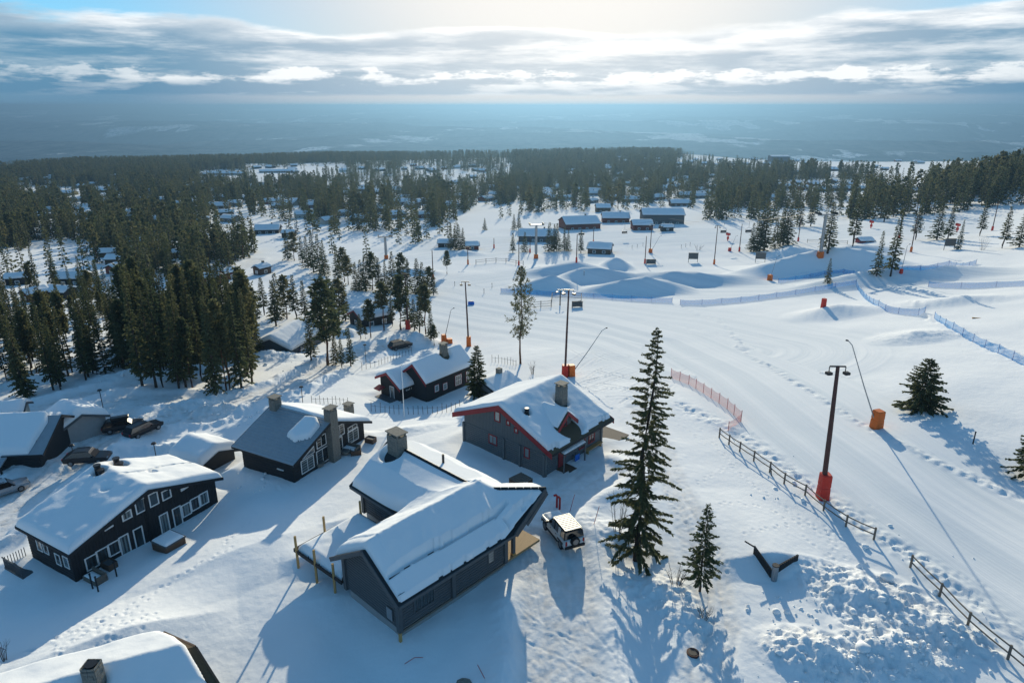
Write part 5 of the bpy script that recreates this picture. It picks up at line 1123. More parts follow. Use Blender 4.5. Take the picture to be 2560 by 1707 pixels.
# village cabins too far to tell apart
rg = random.Random(11)
VILL = [('distant snow-roofed cabin in the forest village at left', 'cabins of the left forest village', [(318,540),(491,504),(372,484),(253,478),(128,445),(54,455),(340,612),(420,475),(450,490),(470,470),(515,480),(300,500),(350,505),(410,505),(578,472),(534,484),(656,467),(625,470),(640,485),(610,500),(585,515),(690,470),(705,485),(555,500),(230,545),(395,560),(500,560)]),
 ('distant snow-roofed cabin in the village beyond the grove', 'cabins beyond the grove', [(963,468),(908,474),(823,475),(898,494),(870,480),(940,485),(985,478),(1010,425),(1050,424),(1075,428),(1110,424),(1150,420),(1180,418),(860,430),(905,424),(950,428),(780,520),(760,545),(860,540),(900,555),(950,530),(985,545),(1030,520),(1060,545),(820,560),(1010,500),(740,510)]),
 ('distant cabin in the row across the valley road at right', 'cabin row at right', [(1992,462),(1972,472),(2011,475),(2054,479),(2086,477),(2117,477),(2152,477),(2125,466),(2082,458),(2250,481),(2285,481),(2035,466),(1745,491),(1750,480),(2220,470),(1930,500)]),
 ('distant roof in the village centre near the sunlit fields', 'roofs of the village centre', [(1702,413),(1725,408),(1760,412),(1790,415),(1830,412),(1863,413),(1898,392),(1920,405),(1992,405),(2010,410),(2070,395),(2100,397),(2246,405),(1880,400),(1740,402),(1960,415),(2030,400),(2300,410),(1800,402),(1600,430),(1550,440),(1520,425),(1480,445),(1430,430)]),
 ('distant cabin among the trees behind the ski lodges', 'cabins behind the ski lodges', [(1702,515),(1640,500),(1580,505),(1540,500),(1480,508),(1420,500),(1360,480),(1590,480),(1660,475),(1700,470),(1500,470),(1450,480)])]
rgx = random.Random(77)
for gi_, (u0, u1, v0, v1, n_) in ((0, (0, 640, 440, 560, 26)), (1, (640, 1260, 415, 530, 30)), (3, (1400, 2300, 396, 440, 24)), (4, (1280, 1800, 440, 500, 22))): VILL[gi_][2].extend([(rgx.randint(u0, u1), rgx.randint(v0, v1)) for _ in range(n_)])
for lab, grp, pts in VILL:
    for u, v in pts:
        cn = rg.choice(WL + ['pale']); p = G(u, v); wm = rg.uniform(9, 15)
        h = small_house('cabin', lab, u, v, wm * px_per_m(p), rg.uniform(-40, 60), WM[cn], None, grp, 2.6, .40, 'black_wood', .5, 'n' if v > 470 else '', 'house', None, v > 470, res=1.2)
        ALLCAB.append(h)
ALLCAB.append(small_house('hotel', 'large dark hotel block in the distant village centre', 1949, 408, 46, 0, 'charcoal_wood', 20, None, 12, .15, 'black_wood', .5, 'n', 'building', None, False, res=1.5))
# ski lodges round the lift
for u, v, w, yaw, wall, he, dep, nm, lab in ((1345,604,112,-4,'charcoal_wood',3.0,11,'lodge','long dark lodge behind the grey lift pylon'),(1450,572,112,12,'barn_red',3.6,14,'lodge','ski lodge with steep snow roof and sunlit crest'),(1540,556,78,-3,'barn_red',3.2,11,'lodge','red lodge between the crested lodge and the lift station'),
    (1606,575,56,0,'barn_red',3.0,9,'ticket_house','low red ticket house left of the lift station'),(1657,559,120,-2,'charcoal_wood',5.5,12,'lift_station','long lift station with a straight snow roof'),(1508,530,40,0,'brown_wood',3.5,9,'lodge','lodge roof among the trees above the red lodge'),
    (1502,634,72,-14,'brown_wood',2.4,8,'warming_hut','brown warming hut with open gable below the lodges'),(1180,625,38,6,'barn_red',2.2,5,'hut','small dark red hut at the left end of the lower slope'),(2165,606,40,4,'red_paint',1.2,4,'platform_hut','low red hut behind the big jump'),(1668,578,34,0,'black_wood',2.2,4,'control_hut','black lift control hut in front of the lift station'),(1115,618,44,0,'black_wood',2.2,5,'shed','low black shed below the conifers by the piste')):
    ALLCAB.append(small_house(nm, lab, u, v, w * .86, yaw, WM.get(wall, wall), dep, None, he, .38, 'black_wood', .5, 'n', 'building', None, nm == 'lodge', res=.7))

# ------------------------------------------------------------------ forest
SIGHT = [(n[0], n[1], n[2] * .45, .9) for n in NAMED] + [(u, v, 9, .8) for _l, _g, pts in VILL for u, v in pts] + [(1170, 470, 60, .6), (620, 690, 60, .8), (150, 615, 80, .8), (720, 860, 60, .8)]
inds = []; rest = []
cabs = np.array([(h.x, h.y, max(h.L, h.wn) + 1.2) for h in ALLCAB])
def clear_of_houses(x, y):
    k = np.ones(len(x), bool)
    for cx, cy, r in cabs:
        k &= (x - cx) ** 2 + (y - cy) ** 2 > (r * .95) ** 2
        k &= ~((np.abs(x - cx) < r * .8) & (y < cy) & (y > cy - 12) & (np.hypot(cx, cy) < 1100))   # yards in front of the cabins
    u, v = proj(x, y, base_z(x, y)); rgc = np.random.default_rng(9)              # sight lines that stay open to the cabins
    ppm = FPX / np.hypot(x, y)
    for cu, cv, hw, pr in SIGHT: k &= ~((np.abs(u - cu) < hw) & (v > cv) & (v < 835) & (v - 12.5 * ppm < cv - 3) & (rgc.random(len(x)) < pr))
    for pl, w, b, _r in ROADS: k &= pl_dist(x, y, pl) > w + 1.6
    return k
for i, (poly, dens, hgt, lab, grp) in enumerate(REG):
    x, y = scatter(poly, dens, 50 + i, i < 2); k = clear_of_houses(x, y); x, y = x[k], y[k]
    for a, b in zip(x, y): inds.append((math.hypot(a, b), a, b, hgt, lab, grp))
for i, (poly, dens, hgt) in enumerate(FARREG):
    x, y = scatter(poly, dens, 80 + i); k = clear_of_houses(x, y); x, y = x[k], y[k]
    rest += [(a, b, hgt) for a, b in zip(x, y)]
inds.sort(key=lambda t: t[0])
rest += [(t[1], t[2], t[3]) for t in inds[300:]]
rg = random.Random(3)
zz = hz(np.array([t[1] for t in inds[:300]]), np.array([t[2] for t in inds[:300]]))
KINDS = ['spruce0', 'spruce1', 'spruce2', 'spruce3', 'spruce0', 'spruce2', 'spruce0', 'spruce1', 'pine0', 'pine1']
for t, z in zip(inds[:300], zz):
    k = rg.choice(KINDS); h = t[3] * rg.uniform(.68, 1.12)
    place_tree((t[1], t[2], z), h, k, 'pine_tree' if 'pine' in k else 'spruce_tree', t[4], t[5], rg.uniform(.85, 1.12))
print('forest individuals', min(300, len(inds)), 'rest', len(rest))
def far_forest():
    ra = np.array(rest); z = hz(ra[:, 0], ra[:, 1]) - .2; rgn = np.random.default_rng(4)
    V = np.stack([ra[:, 0], ra[:, 1], z], -1); me = bpy.data.meshes.new('far_forest'); me.vertices.add(len(V)); me.vertices.foreach_set('co', V.astype(np.float32).ravel())
    s = ra[:, 2] / 10 * rgn.uniform(.62, 1.15, len(V))
    for nm, arr, ty in (('tree_scale', s, 'FLOAT'), ('tree_turn', rgn.uniform(0, 6.28, len(V)), 'FLOAT'), ('tree_kind', rgn.choice([0, 0, 1, 1, 2, 2, 3], len(V)), 'INT')):
        a = me.attributes.new(nm, ty, 'POINT'); a.data.foreach_set('value', arr.astype(np.int32 if ty == 'INT' else np.float32))
    o = link('far_forest', me); tag(o, 'dark conifer forest covering the valley side beyond the cabins', None, None, 'stuff')
    # instance sources: crowns joined with their trunks as plain meshes
    ng = bpy.data.node_groups.new('forest_instances', 'GeometryNodeTree'); ng.interface.new_socket('Geometry', in_out='INPUT', socket_type='NodeSocketGeometry'); ng.interface.new_socket('Geometry', in_out='OUTPUT', socket_type='NodeSocketGeometry')
    n = ng.nodes; l = ng.links; gi = n.new('NodeGroupInput'); go = n.new('NodeGroupOutput')
    geo = n.new('GeometryNodeGeometryToInstance')
    srcs = []
    for key in ('far0', 'far1', 'far2', 'farpine'):
        r = SRC[key]; j = n.new('GeometryNodeJoinGeometry')
        for c in reversed([c for c in r.children]):
            oi = n.new('GeometryNodeObjectInfo'); oi.transform_space = 'ORIGINAL'; oi.inputs['Object'].default_value = c; l.new(oi.outputs['Geometry'], j.inputs[0])
        srcs.append(j)
    for j in reversed(srcs): l.new(j.outputs[0], geo.inputs[0])
    iop = n.new('GeometryNodeInstanceOnPoints'); iop.inputs['Pick Instance'].default_value = True
    def na(nm, ty):
        a = n.new('GeometryNodeInputNamedAttribute'); a.data_type = ty; a.inputs[0].default_value = nm; return a.outputs[0]
    mp = n.new('GeometryNodeMeshToPoints'); l.new(gi.outputs[0], mp.inputs['Mesh']); l.new(mp.outputs[0], iop.inputs['Points']); l.new(geo.outputs[0], iop.inputs['Instance'])
    l.new(na('tree_kind', 'INT'), iop.inputs['Instance Index'])
    cx = n.new('ShaderNodeCombineXYZ'); l.new(na('tree_turn', 'FLOAT'), cx.inputs[2]); l.new(cx.outputs[0], iop.inputs['Rotation'])
    l.new(na('tree_scale', 'FLOAT'), iop.inputs['Scale']); l.new(iop.outputs[0], go.inputs[0])
    md = o.modifiers.new('forest', 'NODES'); md.node_group = ng
SRC = {}
for i, (key, u, v) in enumerate((('far0', 2420, 500), ('far1', 2380, 510), ('far2', 2480, 500), ('farpine', 2335, 520))):
    p = G(u, v); SRC[key] = place_tree(p, 14 + i, key, 'pine_tree' if key == 'farpine' else 'spruce_tree', 'conifer at the front edge of the forest above the right-hand piste', 'front edge of the right forest')
far_forest()

# ------------------------------------------------------------------ vehicles
def wheel(parent, x, y, r, w, rim='alloy'):
    s = -1 if y < 0 else 1
    t = MB().tube([(x, y - w / 2, r), (x, y + w / 2, r)], r, 18).build('wheel', 'tyre', parent, smooth=False, bevel=0)
    MB().tube([(x, y + s * w * .30, r), (x, y + s * (w * .5 + .012), r)], r * .62, 14).build('rim', rim, t)
    for i in range(5):
        a = i * 2 * math.pi / 5; MB().bar((x, y + s * (w * .5 + .018), r), (x + math.cos(a) * r * .56, y + s * (w * .5 + .018), r + math.sin(a) * r * .56), .05, .02).build('spoke', 'galvanised', t)
def loft(secs):
    """secs: list of rings with equal counts"""
    b = MB(); n = len(secs[0]); V = [p for s in secs for p in s]; F = []
    for i in range(len(secs) - 1):
        for k in range(n): F.append((i * n + k, i * n + (k + 1) % n, (i + 1) * n + (k + 1) % n, (i + 1) * n + k))
    F += [tuple(range(n)), tuple(range((len(secs) - 1) * n, len(secs) * n))]
    return b.add(V, F)
def car(label, p, yaw, paint, group=None, kind='estate', roofbox=False, L=4.7, W=1.84, Hh=1.5):
    o = empty('car', p, yaw, label, 'car', group); h = L / 2; w = W / 2
    def ring(x, z0, z1, ww): return [(x, -ww * .93, z0), (x, -ww, (z0 + z1) * .5), (x, -ww * .95, z1), (x, ww * .95, z1), (x, ww, (z0 + z1) * .5), (x, ww * .93, z0)]
    zb = Hh * .60
    loft([ring(-h, .45, zb * .95, w * .86), ring(-h + .12, .30, zb, w * .96), ring(-h * .55, .26, zb + .02, w), ring(h * .25, .26, zb, w), ring(h * .72, .27, zb * .90, w * .98), ring(h - .12, .30, zb * .80, w * .90), ring(h, .42, zb * .70, w * .78)]).build('body', paint, o, smooth=False)
    xr = -h + (.18 if kind != 'sedan' else .75)
    rf = [(-h + .10, zb, .84), (xr + .35, Hh - .03, .70), (-.1, Hh, .72), (h * .18, Hh - .05, .70), (h * .46, zb - .02, .84)]
    loft([[(x, -w * k, z - (.02 if z > zb else 0)), (x, w * k, z - (.02 if z > zb else 0)), (x, w * k * .98, z + .015), (x, -w * k * .98, z + .015)] for x, z, k in rf]).build('roof', paint, o)
    gl = [[(x, -w * k, zb - .03), (x, w * k, zb - .03), (x2, w * k2, Hh - .05), (x2, -w * k2, Hh - .05)] for x, x2, k, k2 in ((-h + .14, xr + .38, .88, .71), (h * .44, h * .20, .88, .72))]
    b = MB(); A, B = gl; b.add(A + B, [(0, 1, 2, 3), (4, 5, 6, 7), (0, 4, 7, 3), (1, 5, 6, 2), (3, 2, 6, 7), (0, 1, 5, 4)]); b.build('windows', 'car_glass', o)
    for x in (-h * .62, h * .60):
        for s in (-1, 1): wheel(o, x, s * (w - .10), .33, .22)
    for s in (-1, 1):
        MB().box((h - .10, s * w * .66, zb * .72), (.18, .34, .13)).build('headlight', 'alloy', o); MB().box((-h + .03, s * w * .74, zb * .84), (.10, .22, .24)).build('tail_light', 'lamp_red', o)
        MB().box((h * .30, s * (w + .09), zb + .05), (.14, .18, .12)).build('mirror', paint, o)
        MB().bar((xr + .5, s * w * .62, Hh + .05), (h * .1, s * w * .62, Hh + .05), .04, .04).build('roof_rail', 'dark_metal', o)
    if roofbox: MB().box((-.2, -.1, Hh + .24), (2.1, .8, .34)).build('roof_box', 'paint_black', o, bevel=.08)
    return o
def car_px(label, a, b, paint, **kw):
    """a: rear, b: front of the car on the ground in photograph pixels"""
    pa, pb = G(*a), G(*b); c = (pa + pb) / 2; c[2] = gz(c[0], c[1]) + .02
    return car(label, c, math.atan2(pb[1] - pa[1], pb[0] - pa[0]), paint, **kw)
car_px('black estate car with a roof box parked by the snow bank', (273, 1082), (345, 1062), 'paint_black', roofbox=True)
car_px('black estate car parked right of the one with the roof box', (322, 1090), (396, 1068), 'paint_black')
car_px('dark car parked beside the pale garage road behind the black duplex', (182, 1168), (266, 1160), 'paint_black', kind='sedan')
car_px('silver car cut off by the left edge of the picture', (-20, 1235), (38, 1225), 'paint_silver')
car_px('dark green car standing in front of the big snow heap', (980, 872), (1022, 866), 'paint_black', kind='suv', Hh=1.65)
car_px('snow-dusted car parked by the garage with the orange door', (745, 880), (775, 868), 'paint_silver')
def offroad():
    pa, pb = G(1437, 1384), G(1372, 1312); yaw = math.atan2(pb[1] - pa[1], pb[0] - pa[0]); d = Vector((math.cos(yaw), math.sin(yaw), 0))
    c = Vector(tuple(pa)) + d * 2.35; z = max(gz(c[0] + a, c[1] + b) for a in (-1, 0, 1) for b in (-1, 0, 1))
    o = empty('off_road_car', (c[0], c[1], z + .03), yaw, 'white off-road car with roof rack and rear spare wheel in the driveway', 'car')
    w = .98; zb = 1.18
    def ring(x, z0, z1, ww): return [(x, -ww * .95, z0), (x, -ww, z0 + .25), (x, -ww, z1 - .08), (x, -ww * .95, z1), (x, ww * .95, z1), (x, ww, z1 - .08), (x, ww, z0 + .25), (x, ww * .95, z0)]
    loft([ring(-2.28, .55, zb, w * .95), ring(-2.15, .45, zb + .02, w), ring(.75, .45, zb, w), ring(2.0, .45, zb - .06, w * .98), ring(2.28, .50, zb - .14, w * .90)]).build('body', 'paint_white', o)
    # upper cabin: dark glass block with white pillars and roof
    g = MB().add([(-2.14, -.90, zb), (-2.14, .90, zb), (.95, .90, zb), (.95, -.90, zb), (-2.05, -.80, 1.83), (-2.05, .80, 1.83), (.30, .80, 1.83), (.30, -.80, 1.83)], [(0, 1, 2, 3), (4, 5, 6, 7), (0, 3, 7, 4), (1, 2, 6, 5), (0, 1, 5, 4), (3, 2, 6, 7)]).build('windows', 'car_glass', o)
    for s in (-1, 1):
        MB().prism([(-1.35, s * .91, zb), (-.95, s * .91, zb), (-.95, s * .815, 1.82), (-1.35, s * .815, 1.82)], (0, s * .02, 0)).build('side_panel', 'paint_white', o)
        for x0, x1 in ((-2.16, -2.05), (-.28, -.18), (.86, .96)):
            dx = -.60 if x0 > .5 else .08 if x0 < -2 else 0; MB().bar(((x0 + x1) / 2, s * .905, zb), ((x0 + x1) / 2 + dx, s * .81, 1.82), .09, .05).build('pillar', 'paint_black', o)
        MB().box((1.45, s * .96, .82), (.98, .14, .16)).build('wheel_arch', 'plastic_black', o, bevel=.04); MB().box((-1.5, s * .96, .82), (.98, .14, .16)).build('wheel_arch', 'plastic_black', o, bevel=.04)
        MB().box((0, s * .97, .47), (2.0, .10, .14)).build('sill', 'plastic_black', o)
        MB().box((.85, s * 1.08, 1.25), (.16, .20, .20)).build('mirror', 'plastic_black', o)
        MB().box((-2.29, s * .80, .95), (.05, .16, .42)).build('tail_light', 'lamp_red', o); MB().box((2.27, s * .68, .92), (.06, .26, .22)).build('headlight', 'alloy', o)
        for x in (-.70, .28): MB().box((x, s * .995, 1.02), (.16, .03, .04)).build('door_handle', 'plastic_black', o)
        for x in (-1.5, 1.45): wheel(o, x, s * .84, .41, .27)
    rf = MB().box((-.88, 0, 1.87), (2.42, 1.62, .08)).build('roof', 'paint_black', o, bevel=.025)
    rk = MB()
    for s in (-1, 1): rk.bar((-2.0, s * .74, 1.99), (.20, s * .74, 1.99), .06, .06)
    for x in (-2.0, .20): rk.bar((x, -.74, 1.99), (x, .74, 1.99), .06, .06)
    rk = rk.build('roof_rack', 'galvanised', o)
    for i in range(9): MB().box((-1.85 + i * .24, 0, 1.985), (.16, 1.46, .03)).build('rack_slat', 'alloy', rk)
    MB().box((1.55, 0, zb - .02), (1.3, 1.5, .07)).build('bonnet', 'paint_white', o, bevel=.03)
    snow_blanket(o, lambda X, Y: zb + .015 + X * 0, [(.98, -.72), (2.15, -.72), (2.15, .72), (.98, .72)], .09, .1, .25, 61)
    MB().box((-2.33, 0, .55), (.16, 1.86, .26)).build('bumper', 'plastic_black', o, bevel=.04); MB().box((2.30, 0, .58), (.16, 1.8, .34)).build('bumper', 'plastic_black', o, bevel=.04)
    sp = MB().tube([(-2.30, .05, 1.10), (-2.55, .05, 1.10)], .40, 20).build('spare_wheel', 'tyre', o)
    MB().tube([(-2.50, .05, 1.10), (-2.565, .05, 1.10)], .26, 16).build('rim', 'alloy', sp)
    MB().box((-2.31, -.55, .80), (.03, .48, .12)).build('number_plate', 'white_paint', o)
offroad()

# ------------------------------------------------------------------ slope furniture
def pad(parent, c, w, h, mat, rz=0, name='padding'):
    """upholstered mattress wrapped round a post: tapered block with a pinched seam"""
    b = MB(); V = []; F = []; n = 12
    lv = [(-.3, 1.0), (0.02, 1.06), (h * .48, 1.0), (h * .52, .93), (h * .56, 1.0), (h * .97, .98), (h, .86)]
    for z, k in lv:
        for i in range(n):
            a = 2 * math.pi * (i + .5) / n; q = (abs(math.cos(a)) ** 9 + abs(math.sin(a)) ** 9) ** (-1 / 9)
            V.append((c[0] + math.cos(a + rz) * q * k * w / 2, c[1] + math.sin(a + rz) * q * k * w / 2, c[2] + z))
    for j in range(len(lv) - 1):
        for i in range(n): F.append((j * n + i, j * n + (i + 1) % n, (j + 1) * n + (i + 1) % n, (j + 1) * n + i))
    F += [tuple(range(n)), tuple(range((len(lv) - 1) * n, len(lv) * n))]
    return b.add(V, F).build(name, mat, parent)
def mast(u, v, tu, tv, label, matp='red_pad', pw=.8, ph=2.2, group=None, lean=True, heads=2, r=.16, steel='rust_steel'):
    p = G(u, v); h = top_h(p, tu, tv); d = ray(tu, tv); t = p[1] / d[1]; dx = (d[0] * t - p[0]) if lean else 0
    o = empty('light_mast', (p[0], p[1], p[2]), 0, label, 'light mast', group)
    MB().tube([(0, 0, -1), (dx * .5, 0, h * .5), (dx, 0, h)], [r * 1.15, r, r * .7], 10).build('pole', steel, o)
    pad(o, (0, 0, 0), pw, ph, matp)
    if heads:
        a = MB().bar((dx - .75, -.1, h + .02), (dx + .75, .1, h - .08), .12, .12).build('crossarm', 'dark_metal', o)
        for s in (-1, 1):
            f = MB().bar((dx + s * .72, 0, h - .05), (dx + s * .72, 0, h - .50), .06, .06).build('bracket', 'dark_metal', o)
            MB().box((dx + s * .78, -.16, h - .62), (.52, .50, .26), rz=.2).build('floodlight', 'dark_metal', o, bevel=.05)
    return o
mast(2055, 1247, 2095, 915, 'tall brown light mast with bright red padding beside the rail fence', 'red_pad', .95, 2.7, r=.22)
mast(1412, 942, 1422, 724, 'tall brown light mast with red padding behind the grey log cabin', 'red_pad', 1.0, 2.0)
mast(1172, 866, 1163, 704, 'light mast with orange padding behind the long black cabin', 'orange_pad', .9, 2.1)
mast(1163, 690, 1161, 700 - 2, 'x', 'orange_pad') if False else None
mast(1020, 822, 1012, 684, 'light mast with red padding among the conifers by the car park', 'red_pad', 1.0, 2.0)
mast(1400, 764, 1399, 724, 'short lamp post inside the wooden pen on the piste', 'plastic_black', .3, .5, None, False, 2, .14, 'dark_metal')
FARM = [(1170,661,617),(1297,664,593),(1441,656,585),(1612,659,590),(1625,632,560),(1235,621,595),(1483,610,563),(1083,700,626),(1785,661,564),(1848,629,560),(1995,604,545),(2248,595,535),(2277,630,540),(2480,577,505),(1325,632,590),(784,777,722)]
for i, (u, v, tv) in enumerate(FARM): mast(u, v, u + 1, tv, 'distant slim light mast with red foot padding on the lower slope', 'red_pad' if i % 4 else 'orange_pad', .6, 1.7, 'distant light masts on the slope', False, 0 if i % 4 else 2, .15)
def lance(u, v, tu, tv, label, matp='orange_pad', pw=1.0, ph=2.0, group=None):
    p = G(u, v); o = empty('snow_lance', p, 0, label, 'snow lance', group); pad(o, (0, 0, 0), pw, ph, matp, .3)
    if tu is not None:
        d = ray(tu, tv); t = p[1] / d[1]; q = Vector((d[0] * t - p[0], 0, CAMH + d[2] * t - p[2])); b = q.normalized()
        MB().tube([(0, 0, .3), tuple(q * .5), tuple(q * .96), tuple(q + Vector((-.35 if q.x < 0 else .4, 0, .12)))], [.08, .065, .05, .05], 8).build('pole', 'galvanised', o)
        MB().tube([tuple(q + Vector((-.35 if q.x < 0 else .4, 0, .12))), tuple(q + Vector((-.6 if q.x < 0 else .65, 0, .16)))], .09, 8).build('nozzle', 'dark_metal', o)
    return o
lance(2190, 1070, 2128, 854, 'tilted snow lance with a large orange pad on the right slope', 'orange_pad', 1.05, 2.2)
lance(1428, 940, 1508, 822, 'snow lance leaning right from an orange pad beside the red mast', 'orange_pad', 1.0, 1.9)
lance(1110, 856, 1128, 772, 'snow lance rising from an orange pad behind the long black cabin', 'orange_pad', 1.0, 1.7)
lance(1124, 858, None, None, 'low orange pad right beside the snow lance behind the cabin', 'orange_pad', 1.1, 1.0)
lance(1924, 702, 1943, 641, 'snow lance with an orange pad left of the big jump', 'orange_pad', 1.15, 1.8)
lance(2252, 684, 2269, 612, 'thin snow lance with a small red pad on the right-hand jump', 'red_pad', .65, 1.2)
lance(2058, 768, None, None, 'lone red hydrant pad on the open snow below the jump', 'red_pad', .8, 1.9)
lance(1824, 628, 1840, 590, 'snow lance with a red pad near the lift chairs', 'red_pad', .95, 1.4)
lance(1626, 632, 1650, 590, 'snow lance with an orange pad beside the two light masts', 'orange_pad', 1.2, 1.6)
def snow_gun(u, v, label):
    p = G(u, v); o = empty('snow_gun', p, 0, label, 'snow gun'); MB().tube([(0, 0, -.5), (0, 0, 2.4)], .22, 8).build('pillar', 'red_pad', o)
    b = MB().tube([(-.7, 0, 3.0), (.7, .3, 2.7)], [.6, .5], 14).build('barrel', 'red_pad', o); MB().tube([(.7, .3, 2.7), (.9, .35, 2.65)], [.55, .45], 14).build('nozzle_ring', 'dark_metal', b)
    MB().box((0, 0, 1.2), (.8, .6, 1.0)).build('cabinet', 'red_pad', o)
snow_gun(1819, 602, 'red fan snow gun standing near the lift chairs'); snow_gun(2177, 571, 'red fan snow gun at the upper edge of the right-hand piste'); snow_gun(2392, 580, 'red fan snow gun between the spruces at the far right')
def board(u, v, label, w=3.6, h=2.2, leg=1.2):
    p = G(u, v); o = empty('notice_board', p, random.Random(u).uniform(-.15, .15), label, 'sign')
    for s in (-1, 1): MB().box((s * w * .46, 0, (leg + h) / 2 - .3), (.14, .14, leg + h + .6)).build('post', 'weathered_wood', o)
    MB().box((0, -.1, leg + h / 2), (w, .08, h)).build('panel', 'charcoal_wood', o); MB().box((0, -.16, leg + h + .03), (w + .15, .22, .07)).build('top_rail', 'weathered_wood', o)
board(1627, 661, 'low dark notice board leftmost of the row below the lodges', 3.4, 1.6, .2); board(1732, 656, 'dark notice board on legs second from the left below the lodges', 3.4, 2.2, 1.2); board(1900, 656, 'dark notice board on legs left of the big jump', 3.4, 2.2, 1.2); board(2372, 624, 'dark notice board on legs at the far right beside the slim spruce', 3.6, 2.4, 1.2)
board(1443, 769, 'dark board hung on the wooden pen on the piste', 2.6, 1.3, .3)
# chairlift
def pylon(u, v, tv, label, base='orange_pad', r=.55, arm=5.0):
    p = G(u, v); h = top_h(p, u, tv); o = empty('lift_pylon', p, .15, label, 'lift pylon'); MB().tube([(0, 0, -1), (0, 0, h)], [r, r * .7], 12).build('shaft', 'galvanised', o); pad(o, (0, 0, 0), 1.5, 1.6, base)
    MB().bar((-arm / 2, 0, h - .1), (arm / 2, 0, h - .1), .4, .45).build('crossarm', 'galvanised', o)
    for s in (-1, 1):
        a = MB().bar((s * arm / 2, -1.6, h + .15), (s * arm / 2, 1.6, h + .15), .18, .3).build('sheave_beam', 'dark_metal', o)
        for k in range(5): MB().tube([(s * arm / 2 - .1, -1.4 + k * .7, h + .42), (s * arm / 2 + .1, -1.4 + k * .7, h + .42)], .24, 10).build('sheave', 'dark_metal', a)
    MB().bar((-.5, 0, 1), (-.5, 0, h - .3), .05, .05).build('ladder', 'galvanised', o)
    return Vector((p[0], p[1], p[2] + h))
A1 = pylon(1340, 646, 562, 'grey lift pylon with an orange foot in front of the long lodge'); A2 = pylon(2050, 642, 536, 'grey lift pylon with red and orange padding beside the big jump'); A3 = pylon(966, 648, 592, 'lift pylon with an orange foot above the left grove')
STN = Vector(tuple(G(1672, 575))) + Vector((0, 0, 5.5))
def cable(a, b, label):
    d = b - a; L = d.length; pts = [a + d * t + Vector((0, 0, -4 * L * .018 * t * (1 - t))) for t in [i / 12 for i in range(13)]]
    tag(MB().tube([tuple(p) for p in pts], .035, 4).build('lift_cable', 'dark_metal'), label, 'cable'); return pts
def chair(p, label):
    o = empty('lift_chair', (p[0], p[1], p[2] - 4.2), .2, label, 'chair', 'chairs on the lift')
    MB().tube([(0, 0, 4.2), (0, 0, 1.9)], .05, 6).build('hanger', 'dark_metal', o)
    f = MB()
    for s in (-1, 1): f.tube([(s * .2, 0, 1.9), (s * 1.15, 0, 1.6), (s * 1.2, .1, .3), (s * 1.2, -.5, .25)], .045, 6)
    f.build('frame', 'dark_metal', o); MB().box((0, -.25, .30), (2.35, .55, .10)).build('seat', 'plastic_black', o); MB().box((0, .12, .78), (2.3, .08, .75)).build('backrest', 'plastic_black', o)
    MB().tube([(-1.1, -.6, .75), (1.1, -.6, .75)], .035, 6).build('safety_bar', 'galvanised', o)
off = Vector((0, -2.5, 0))
c1 = cable(A1 + Vector((2.5, 0, .6)), STN, 'lift cable from the left pylon to the lift station'); c2 = cable(STN, A2 + Vector((-2.5, 0, .6)), 'lift cable from the lift station to the right pylon')
for tu, lab in ((1574, 'chairlift seat hanging above the warming hut slope, leftmost'), (1657, 'chairlift seat in front of the ticket house'), (1803, 'chairlift seat beside the red fan snow gun'), (1890, 'chairlift seat at the spruce clump'), (1450, 'chairlift seat in front of the crested lodge')):
    best = min(((abs(proj(*p)[0] - tu), i, c) for c in (c1, c2) for i, p in enumerate(c)), key=lambda t: t[0]); q = best[2][best[1]]; chair(q, lab)

# ------------------------------------------------------------------ fences
def rail_fence(pts, label, hgt=1.25, rails=(1.15, .6), mat='weathered_wood', pr=.09, brace=(), name='rail_fence', sp=None):
    P = [G(u, v) for u, v in pts]; o = empty(name, P[0], 0, label, 'fence'); c = P[0]
    Q = [p - c for p in P]
    for i, q in enumerate(Q):
        MB().tube([(q[0], q[1], q[2] - .6), (q[0], q[1], q[2] + hgt)], pr, 7).build('post', mat, o)
        if i in brace: MB().bar((q[0] - .1, q[1] - .9, q[2] - .1), (q[0], q[1], q[2] + hgt * .75), .09, .09).build('brace', mat, o)
    for a, b in zip(Q[:-1], Q[1:]):
        for r in rails: MB().tube([(a[0], a[1] - .09, a[2] + r), ((a[0] + b[0]) / 2, (a[1] + b[1]) / 2 - .09, (a[2] + b[2]) / 2 + r - .05), (b[0], b[1] - .09, b[2] + r)], .055, 6).build('rail', mat, o)
    return o
rail_fence([(1798,1094),(1822,1112),(1849,1130),(1884,1153),(1924,1181),(1960,1210),(2012,1240),(2058,1279),(2114,1318),(2184,1350)], 'long brown wooden rail fence running past the red padded mast', brace=(4,))
rail_fence([(2275,1420),(2348,1492),(2418,1566),(2518,1650),(2600,1715)], 'wooden rail fence half buried in the plough bank at bottom right')
rail_fence([(1288,770),(1320,772),(1352,770),(1378,768),(1380,748),(1420,745),(1453,750),(1452,768),(1430,772)], 'wooden rail pen round the short lamp post on the piste', 1.9, (1.7, 1.1, .5))
rail_fence([(1190,661),(1215,658),(1240,656),(1265,657),(1290,662),(1308,664)], 'thin wooden fence line across the lower piste beyond the pines', 1.7, (1.5, .8), 'weathered_wood', .10)
rail_fence([(2018,607),(2050,608),(2085,609),(2118,611)], 'thin fence behind the big jump', 1.5, (1.3, .7))
